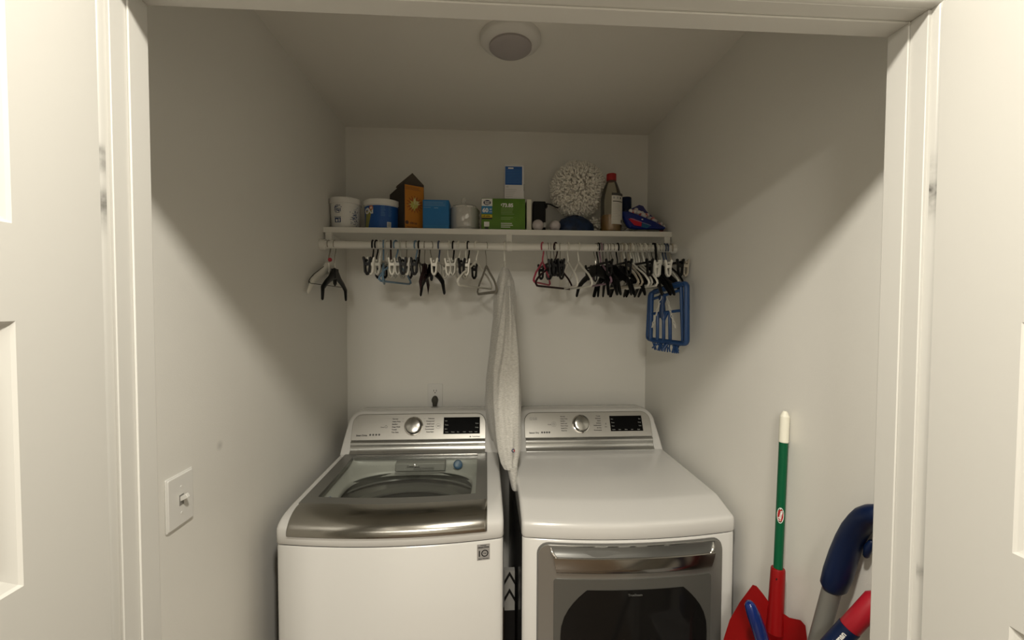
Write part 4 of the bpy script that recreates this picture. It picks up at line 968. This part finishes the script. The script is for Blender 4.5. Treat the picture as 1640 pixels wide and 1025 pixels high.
mb.build('print', [inkw, mat('print_sky_blue', (.03, .20, .42), .5), mat('print_yellow', (.62, .46, .02), .5), mat('print_black', (.01, .01, .01), .5), mat('print_navy', (.01, .015, .06), .5), mat('print_pale_green', (.25, .36, .14), .5)], t, smooth=0)
gtop = zt
# blue and white small box on top
t, x0, x1, yf, zb, zt = carton(808, 839, 264, GY+.012, .07, mat('box_white', (.62, .61, .60), .5), 'small blue and white box standing upright on top of the green box', z0=gtop)
W_ = x1-x0; H_ = zt-zb; mb = MB()
rect(.03, .90, .42, .95, 0)
for k in range(9): rect(.08, .85, .84-k*.045, .855-k*.045, 1, .0001)
rect(.18, .45, .88, .92, 2, .0002)
mb.text('LED', .007, facing(x0+.006, yf-.0008, zb+H_*.365), 3)
for k in range(5): rect(.05, .62-.05*k, .28-k*.05, .29-k*.05, 3)
x_, z_ = gp(.97, .30); mb.box(x1-.0015, x1+.0003, yf-.0007, yf-.0002, zb+H_*.25, zb+H_*.45, 4)
mb.build('print', [mat('print_royal_blue', (.015, .09, .30), .5), mat('print_mid_royal', (.06, .16, .38), .5), inkw, inkg, ink], t, smooth=0)
# cream book standing beside the green box
t, x0, x1, yf, zb, zt = carton(843.5, 851, 319, 1.93, .12, mat('cream_card', (.68, .655, .55), .6), 'narrow cream carton standing upright against the green box')

# tray with two white globe bulbs, black gadget
yc = 1.945
for (u, v, r_, lab, y_) in ((861.5, 356, .0265, 'white frosted globe light bulb lying nearest the cream carton', 1.930), (889, 353, .026, 'white frosted globe light bulb lying beside the navy bag', 1.935)):
    p = at(u, v, y_); z = SZ+r_+.0012
    t = thing('light_bulb', (p.x, y_, SZ), lab, 'light bulb', 'globe light bulbs on the shelf')
    MB().lathe([(.001, -r_), (r_*.38, -r_*.92), (r_*.71, -r_*.70), (r_*.92, -r_*.38), (r_, 0), (r_*.92, r_*.38), (r_*.71, r_*.70), (r_*.5, r_*.95), (r_*.46, r_*1.15)], M=Matrix.Translation((p.x, y_, z)) @ Matrix.Rotation(-PI/2, 4, 'X'), n=28).build('globe', mat('frosted_white', (.55, .50, .50), .15, coat=.5), t)
    MB().lathe([(r_*.46, r_*1.12), (r_*.46, r_*1.9), (r_*.25, r_*2.1)], M=Matrix.Translation((p.x, y_, z)) @ Matrix.Rotation(-PI/2, 4, 'X'), n=16).build('screw_base', brushed, t)
clearp = mat('clear_package', (.8, .8, .78), .1, trans=.0)
# black adapter standing on a small clear box behind the first bulb
a, c = at(853, 345, 1.985), at(877, 345, 1.985); zt = at(865, 321, 1.985).z; zm = SZ
t = thing('black_adapter', ((a.x+c.x)/2, 2.0, SZ), 'black boxy adapter with cable behind the light bulbs', 'adapter')
mb = MB(); mb.box(a.x+.002, c.x-.008, 1.99, 2.035, SZ, zt-.002); mb.build('housing', black_pl, t, bevel=.005, seg=3)
mb = MB(); mb.box(c.x-.010, c.x, 1.988, 2.02, zt-.030, zt-.010); mb.build('clamp', black_pl, t, bevel=.002)
mb = MB(); mb.tube([(c.x-.006, 1.985, zt-.014), (c.x+.012, 1.975, zt-.020), (c.x+.030, 1.970, zt-.030), (c.x+.046, 1.972, zt-.036)], .003, 6); mb.build('cable', black_pl, t)
MB().box(c.x-.018, c.x-.008, 1.984, 1.990, SZ+.030, SZ+.052).build('tag', inkw, t)
# navy bag
def blob(name, cx_, cy_2, z0, rx, ry, h, m, label, cat, seed=0, amp=.1, prof=None):
    rings = []; prof = prof or [(.80, 0), (.97, .04), (1, .15), (.97, .35), (.88, .55), (.70, .75), (.42, .92), (.1, 1.0)]
    for (k_, s_) in prof:
        rings.append([Vector((cx_+rx*k_*(1+amp*math.sin(3*a+seed+5*s_)*.5+amp*.6*math.sin(7*a-seed*2+9*s_))*math.cos(a), cy_2+ry*k_*(1+amp*math.sin(4*a+seed+7*s_)*.6)*math.sin(a), z0+h*s_*(1+amp*.5*math.sin(2*a+seed)))) for a in [2*PI*j/36 for j in range(36)]])
    mb = MB(); mb.loft(rings); return tag(mb.build(name, m, smooth=60), label, cat)
a, c = at(893, 350, 1.95), at(953, 350, 1.95)
blob('cloth_bag', (a.x+c.x)/2, 1.975, SZ, (c.x-a.x)/2, .055, .082, mat('navy_nylon', (.008, .022, .065), .5, var=.5, vscale=30, bump=.4, bscale=60), 'crumpled navy nylon bag under the fluffy white duster', 'bag', 1.0, .10)
# clear blister corner around second bulb: dark card
mb = MB(); p0 = at(883, 365, 1.905); p1 = at(925, 365, 1.905); mb.add([(p0.x, 1.90, SZ+.0015), (p1.x, 1.90, SZ+.0015), (p1.x, 1.95, SZ+.0015), (p0.x, 1.95, SZ+.0015), (p0.x, 1.90, SZ+.0003), (p1.x, 1.90, SZ+.0003), (p1.x, 1.95, SZ+.0003), (p0.x, 1.95, SZ+.0003)], [(0, 1, 2, 3), (7, 6, 5, 4), (0, 4, 5, 1), (1, 5, 6, 2), (2, 6, 7, 3), (3, 7, 4, 0)])
tag(mb.build('backing_card', mat('dark_brown_card', (.07, .035, .02), .7)), 'dark brown packaging card lying under the bulb at the shelf front', 'card')

# chenille duster ball
random.seed(21)
cc = at(925, 304, 2.045); RB = at(970, 304, 2.045).x-cc.x-.006
t = thing('chenille_duster', (cc.x, 2.045, SZ), 'large fluffy white chenille duster head on top of the navy bag', 'duster')
chen = mat('chenille_white', (.82, .79, .71), .9, bump=.4, bscale=400)
MB().lathe([(.001, -RB*.82)]+[(RB*.82*math.cos(math.radians(a)), RB*.82*math.sin(math.radians(a))) for a in range(-75, 90, 15)]+[(.001, RB*.82)], cc, 20).build('core', mat('duster_core', (.60, .57, .50), .9), t)
mb = MB(); N_ = 1900
for k in range(N_):
    z = 1-2*(k+.5)/N_; rr_ = math.sqrt(1-z*z); ph = k*2.399963
    d = Vector((rr_*math.cos(ph), rr_*math.sin(ph), z))
    if d.y > .55: continue
    j = Vector((random.gauss(0, .10), random.gauss(0, .10), random.gauss(0, .10)-.03)); e = (d+j).normalized()
    L2 = RB*random.uniform(.92, 1.03)
    p0 = cc+d*RB*.76; p2 = cc+e*L2; p1 = (p0+p2)/2+Vector((random.gauss(0, .0015), random.gauss(0, .0015), random.gauss(0, .0015)))
    mb.tube([p0, p1, p2], [.0042, .0052, .0048], 6)
mb.build('tassels', chen, t, smooth=80)['kind'] = 'stuff'
mb = MB()
for k in range(70):
    s_ = random.random(); p = at(random.uniform(938, 962) if k < 40 else random.uniform(992, 1012), 350, 2.03); z0 = SZ+random.uniform(.004, .075 if k < 40 else .045)
    p0 = Vector((p.x, 2.0+random.uniform(-.02, .05), z0)); d = Vector((random.gauss(0, .5), random.gauss(-.6, .3), random.gauss(-.1, .3))).normalized()*.026
    q_ = p0+d; q_.z = max(q_.z, SZ+.0055); mb.tube([p0, (p0+q_)/2, q_], .0048, 6)
mb.build('trailing_tassels', chen, t, smooth=80)['kind'] = 'stuff'

# amber bottle with red cap
yb_ = 1.940; a, c = at(962, 350, yb_), at(995, 350, yb_); cx_ = (a.x+c.x)/2; r = (c.x-a.x)/2; zt = at(982, 279, yb_).z; H_ = zt-SZ
t = thing('cleaner_bottle', (cx_, yb_, SZ), 'clear bottle of amber liquid with white label and red cap', 'bottle')
glassb = bpy.data.materials.new('clear_bottle'); glassb.use_nodes = True; nt = glassb.node_tree
for nn in list(nt.nodes): nt.nodes.remove(nn)
out = nt.nodes.new('ShaderNodeOutputMaterial'); tr = nt.nodes.new('ShaderNodeBsdfTransparent'); tr.inputs[0].default_value = (.86, .83, .74, 1); gl = nt.nodes.new('ShaderNodeBsdfGlossy'); gl.inputs['Roughness'].default_value = .12; ms = nt.nodes.new('ShaderNodeMixShader'); lw = nt.nodes.new('ShaderNodeLayerWeight'); lw.inputs[0].default_value = .35
df = nt.nodes.new('ShaderNodeBsdfDiffuse'); df.inputs[0].default_value = (.5, .47, .40, 1); ms2 = nt.nodes.new('ShaderNodeMixShader'); ms2.inputs[0].default_value = .10
nt.links.new(lw.outputs['Fresnel'], ms.inputs[0]); nt.links.new(tr.outputs[0], ms2.inputs[1]); nt.links.new(df.outputs[0], ms2.inputs[2]); nt.links.new(ms2.outputs[0], ms.inputs[1]); nt.links.new(gl.outputs[0], ms.inputs[2]); nt.links.new(ms.outputs[0], out.inputs[0])
ncx = at(982, 300, yb_).x
bp_ = [(r*.93, 0), (r, .006), (r, H_*.50), (r*.98, H_*.58), (r*.85, H_*.68), (r*.62, H_*.80), (r*.42, H_*.88), (r*.40, H_*.91)]
MB().lathe(bp_, (cx_, yb_, SZ+.0005), 36).build('bottle', glassb, t)
MB().lathe([(r*.88, .003), (r*.95, .008), (r*.95, H_*.285), (r*.02, H_*.285)], (cx_, yb_, SZ+.0005), 36).build('liquid', mat('amber_liquid', (.34, .17, .012), .15), t)
MB().lathe([(r*.46, H_*.88), (r*.47, H_*.89), (r*.46, H_*.995), (r*.40, H_)], (cx_, yb_, SZ), 28).build('cap', mat('cap_red', (.30, .012, .012), .4), t)
mb = MB()
def bw(a0, a1, z0, z1, mi, lift=.0008, n=8): wrap(mb, cx_, yb_, r, r, 1, a0, a1, z0, z1, mi, lift, n)
bw(-14, 66, H_*.12, H_*.615, 0); bw(-14, 66, H_*.595, H_*.640, 1, .0010)
for i in range(3): bw(-6+i*20, 2+i*20, H_*.54, H_*.575, 1 if i == 2 else 2, .0011, 3)
bw(-8, 58, H_*.49, H_*.505, 1, .0011)
for k in range(11): bw(-8, 32+random.uniform(-4, 5), H_*.45-k*H_*.026, H_*.45-k*H_*.026+.0012, 2, .0011, 4)
bw(42, 56, H_*.15, H_*.20, 1, .0011)
mb.build('label_wrap', [mat('label_cream', (.62, .60, .54), .5), ink, inkg], t, smooth=60)
# blue capped bottle behind
yq = 2.07; a, c = at(993, 340, yq), at(1011, 340, yq); cx_ = (a.x+c.x)/2; r = (c.x-a.x)/2; zt = at(1002, 317, yq).z
t = thing('blue_capped_bottle', (cx_, yq, SZ), 'small white bottle with large navy cap behind the amber bottle', 'bottle')
MB().lathe([(r*.9, 0), (r*.95, .004), (r*.95, (zt-SZ)*.5), (r*.8, (zt-SZ)*.62)], (cx_, yq, SZ), 28).build('body', enamel_s, t)
MB().lathe([(r*.98, (zt-SZ)*.55), (r, (zt-SZ)*.57), (r*.97, zt-SZ-.002), (r*.92, zt-SZ)], (cx_, yq, SZ), 28).build('cap', navy_m, t)

# slumped blue bag of pods
t = thing('pod_bag', (at(1035, 366, 1.95).x, 1.95, SZ), 'slumped dark blue pouch of white and red pods at the right end of the shelf', 'bag')
yy = 1.915
pts = [(999, 337), (1006, 334), (1030, 344), (1052, 354), (1067, 364), (1064, 367.5), (1045, 367), (1020, 366.5), (1009, 364), (1003, 352)]
def fp(u, v, y): p = at(u, v, y); p.z = max(p.z, SZ+.0006); return p
f0 = [fp(u, v, yy-.012) for u, v in pts]; 
for p in f0: p.y = yy-.012+.03*abs((p.z-SZ)/.09)
ctr = sum(f0, Vector())/len(f0)
f1_ = [ctr+(p-ctr)*1.0+Vector((0, .020, 0)) for p in f0]; f2_ = [ctr+(p-ctr)*.93+Vector((0, .045, .004)) for p in f0]; fm1 = [ctr+(p-ctr)*.88+Vector((0, -.008, 0)) for p in f0]
pouch = mat('pouch_blue', (.006, .018, .16), .25, bump=.4, bscale=40)
for R_ in (f1_, f2_, fm1):
    for p in R_: p.z = max(p.z, SZ+.0004)
MB().loft([fm1, f0, f1_, f2_]).build('pouch', pouch, t, smooth=50)
mb = MB(); yo = yy-.024
def flat_patch(uv, mi, lift=0):
    ps = []
    for u, v in uv: p = fp(u, v, yo); ps.append(p+Vector((0, -lift+.03*abs((p.z-SZ)/.09), 0)))
    mb.loft([ps, [p+Vector((0, .0012, 0)) for p in ps]], mi)
flat_patch([(1009, 349), (1015, 348), (1030, 354), (1028, 362), (1017, 360)], 0, .0005); flat_patch([(1031, 355), (1044, 361), (1037, 365), (1028, 363)], 1, .0005); flat_patch([(1012, 347.6), (1044, 360), (1044, 360.9), (1012, 348.6)], 2, .0009); flat_patch([(1030, 349), (1032.5, 349), (1032.5, 351), (1030, 351)], 3, .0006)
mb.build('print', [mat('print_red', (.50, .01, .03), .35), mat('print_teal', (.01, .10, .22), .35), mat('print_white_line', (.30, .30, .45), .4), inkw], t, smooth=0)
# back flap
bk = [at(1005, 337, 2.0), at(1024, 328, 2.0), at(1030, 330, 2.0), at(1073, 364, 1.98), at(1066, 366, 1.98)]
for p in bk: p.z = max(p.z, SZ+.0006)
bk[3].x = min(bk[3].x, .80)
MB().loft([bk, [p+Vector((0, .002, 0)) for p in bk]]).build('back_panel', mat('pouch_back', (.03, .03, .14), .35), t)
random.seed(9); mb = MB()
for k in range(46):
    s_ = random.random(); u = 1012+s_*50; vline = 335+s_*s_*16+s_*13; p = at(u+random.uniform(-3, 3), vline+random.uniform(-1, 6), random.uniform(1.935, 1.985)); p.z = max(p.z, SZ+.010)
    mb.lathe([(.002, -.008), (.0085, -.005), (.0095, 0), (.0085, .005), (.002, .008)], M=Matrix.Translation(p) @ Matrix.Rotation(random.uniform(-1, 1), 4, 'X') @ Matrix.Rotation(random.uniform(-1, 1), 4, 'Y'), n=10, mi=1 if random.random() < .16 else 0)
mb.build('pods', [mat('pod_white', (.62, .58, .56), .4), mat('pod_pink', (.50, .12, .12), .4)], t, smooth=60)['kind'] = 'stuff'

# ================================================================== CLEANING TOOLS AT THE RIGHT WALL
# bin on the floor that the scoop stands on (below the picture)
# long handled scoop
gt = at(1257, 662, 1.115); gb = at(1246, 912, 1.095)
ax = (gt-gb).normalized()
t = thing('dustpan', (gb.x, gb.y, .44), 'red plastic dustpan with green handle and white grip leaning on the right wall', 'dustpan')
g1 = lerp(gt, gb, .185)
MB().tube([gb-ax*.04, g1], .0112, 20, ends=False).build('handle', green_m, t)
mb = MB(); rows = []; Lg = (gt-g1).length
for k in range(25):
    s_ = k/24; rows.append((g1+(gt-g1)*s_, .0120+(.0006 if k % 2 else -.0004)))
mb.tube([p for p, _ in rows], [(_ if i < 23 else _*.75) for i, (p, _) in enumerate(rows)], 18); mb.build('grip', grip_m, t)
# oval sticker on the handle
sp = lerp(gt, gb, .645); rx_ = .0085
mb = MB()
for mi, sc_, lf in ((0, 1, .0004), (1, .78, .0008), (2, .55, .0011)):
    vs = []; 
    for k in range(20):
        a = 2*PI*k/20; dx = .0085*sc_*math.cos(a); dz = .021*sc_*math.sin(a); ph = dx/.0112*1.0; base = gb+ax*((sp-gb).dot(ax)+dz); cdir = Vector((-base.x, -base.y, 0)).normalized(); sdir = Vector((-cdir.y, cdir.x, 0)); vs.append(base+(cdir*math.cos(ph)+sdir*math.sin(ph))*(.0112+lf))
    mb.add(vs, [tuple(range(20))], mi)
bs = gb+ax*((sp-gb).dot(ax)); cd = Vector((-bs.x, -bs.y, 0)).normalized()
Mt = Matrix.Translation(bs+cd*.0128) @ Matrix.Rotation(math.atan2(cd.x, -cd.y), 4, 'Z') @ Matrix.Rotation(PI/2, 4, 'X') @ Matrix.Rotation(math.radians(80), 4, 'Z')
mb.text('Libman', .0095, Mt, 0, 'CENTER', bold=.02)
mb.build('sticker', [inkw, mat('sticker_red', (.40, .02, .02), .4), mat('sticker_red_dark', (.34, .015, .015), .4)], t, smooth=0)
# socket
s0, s1 = at(1246, 912, 1.095), at(1241, 1000, 1.083)
mb = MB(); mb.tube([s0+ax*.004, s0, s0-ax*.02, s1, s1-ax*.02], [.0165, .0175, .018, .020, .021], 20, flat=1, ends=False); mb.build('socket', red_m, t, bevel=.001)
MB().lathe([(.003, 0), (.003, .0012)], M=Matrix.Translation(s0+Vector((-.0125, -.0135, -.018))) @ Matrix.Rotation(PI/2, 4, 'X') , n=10).build('peg_hole', black_pl, t)
# pan: curved blade flaring out from the socket
yl = 1.15
outl = [(1207, 938), (1213, 940), (1222, 951), (1232, 965), (1237, 972), (1256, 984), (1266, 991), (1284, 995), (1290, 1002), (1298, 1021), (1303, 1050), (1306, 1090), (1296, 1170), (1262, 1200), (1215, 1205), (1165, 1180), (1158, 1100), (1160, 1025), (1170, 994), (1186, 966)]
def blade_pt(u, v, lift=0):
    dx = (u-1240)/70.; dz = (v-1075)/135.
    y = 1.192-(u-1160)/143*.155+.010*(dx*dx-1)*.5-.02*dz*dz-lift*.6
    p = at(u, v, y); p.x = min(p.x, XR-.004)
    return p
# radial rings from outline to centre
N_ = len(outl); cu, cv = 1232, 1075; ringsF = []
for s_ in (1, .97, .9, .75, .55, .35, .15, .02):
    ringsF.append([blade_pt(cu+(u-cu)*s_, cv+(v-cv)*s_, .010 if s_ == 1 else (.004 if s_ == .97 else 0)) for u, v in outl])
mb = MB(); mb.loft(ringsF+[[p+Vector((0, .004, 0)) for p in r_] for r_ in reversed(ringsF)]); mb.build('pan', red_m, t, smooth=60)
# blue handled brush in front of the pan
q_ = [at(1198, 972, 1.05), at(1201, 969, 1.047), at(1207, 985, 1.045), at(1214, 1004, 1.047), at(1222, 1030, 1.05), at(1232, 1075, 1.06), at(1238, 1120, 1.07)]
t = thing('hand_brush', (q_[-1].x, 1.07, .50), 'glossy dark blue brush handle resting in front of the red dustpan', 'brush')
MB().tube([q_[1], q_[2], q_[3], q_[4], q_[5], q_[6]], [.0130, .0165, .0175, .0175, .018, .019], 16).build('handle', blue_m, t, smooth=70)
e = q_[-1]
MB().box(e.x-.03, e.x+.03, 1.05, 1.09, e.z-.06, e.z+.0).build('block', blue_m, t, bevel=.006)
MB().box(e.x-.028, e.x+.028, 1.052, 1.088, .47, e.z-.06, top=(.9, .9)).build('bristles', black_v, t)
# storage bin carrying both (under the picture's lower edge)
t = thing('storage_bin', (.71, 1.12, 0), 'grey lidded bin on the floor under the red dustpan', 'bin')
mb = MB(); mb.box(.612, .800, 1.03, 1.235, 0, .43, top=(1.0, 1.0)); mb.build('body', mat('bin_grey', (.3, .3, .29), .5), t, bevel=.01)
MB().box(.604, .808, 1.022, 1.243, .43, .455).build('lid', mat('bin_lid_grey', (.36, .36, .35), .5), t, bevel=.006)

# mop: grey pole with navy angled grip
m0, m1 = at(1334, 938, .905), at(1306, 1040, .945)
d = (m1-m0).normalized(); k_ = m1.z/-d.z; fl_ = m1+d*k_; fl_ = Vector((.648, .995, .0))
t = thing('floor_mop', (fl_.x, fl_.y, 0), 'grey pole with thick navy angled grip beside the right door jamb', 'mop')
MB().tube([m0+(m0-m1)*.2, m0, m1, lerp(m1, fl_, .93)], .0185, 24, ends=False).build('pole', pole_m, t, smooth=60)
MB().box(fl_.x-.13, fl_.x+.13, fl_.y-.05, fl_.y+.05, 0, .03).build('head', navy_m, t, bevel=.01)
g_ = [at(1335, 938, .905), at(1342, 918, .898), at(1351, 890, .888), at(1360, 866, .878), at(1372, 848, .866), at(1386, 836, .852), at(1402, 828, .840), at(1420, 824, .826), at(1440, 822, .812)]
for p in g_: p.x = min(p.x, .797)
MB().tube(g_, [.0275, .0300, .0290, .0275, .0270, .0265, .0260, .025, .022], 24, flat=.85).build('grip', navy_m, t, smooth=70)
MB().tube([at(1396, 868, .843), at(1390, 878, .848), at(1387, 890, .853)], [.006, .008, .006], 12).build('trigger', navy_m, t, smooth=70)
# red and navy pole
A_ = at(1402, 960, .834); r2 = at(1345, 1022, .856); dr = (r2-A_).normalized()
fl2 = r2+dr*(r2.z/-dr.z) if dr.z < 0 else r2
t = thing('cleaning_pole', (fl2.x, fl2.y, 0), 'red and navy pole leaning at the lower right behind the door jamb', 'pole')
c_ = lerp(A_, r2, .72)
MB().tube([A_, c_], .0195, 20).build('red_sleeve', mat('sleeve_red', (.42, .012, .025), .4), t, smooth=60)
MB().tube([c_, r2, r2+dr*.04], .0205, 20, ends=False).build('navy_grip', navy_m, t, smooth=60)
MB().tube([r2+dr*.03, lerp(r2+dr*.04, fl2, .985)], .012, 16, ends=False).build('shaft', pole_m, t, smooth=60)
mb = MB(); xa = (c_-r2).normalized(); lc = lerp(c_, r2+dr*.02, .6)
nrm = (Vector((0, 0, CAM_Z))-lc).normalized(); nrm = (nrm-xa*nrm.dot(xa)).normalized(); ya = nrm.cross(xa)
Mt = Matrix((xa, ya, nrm)).transposed().to_4x4(); Mt.translation = lc+nrm*.0212
mb.text('Libman', .014, Mt, 0, 'CENTER', bold=.01); mb.build('lettering', inkw, t, smooth=0)
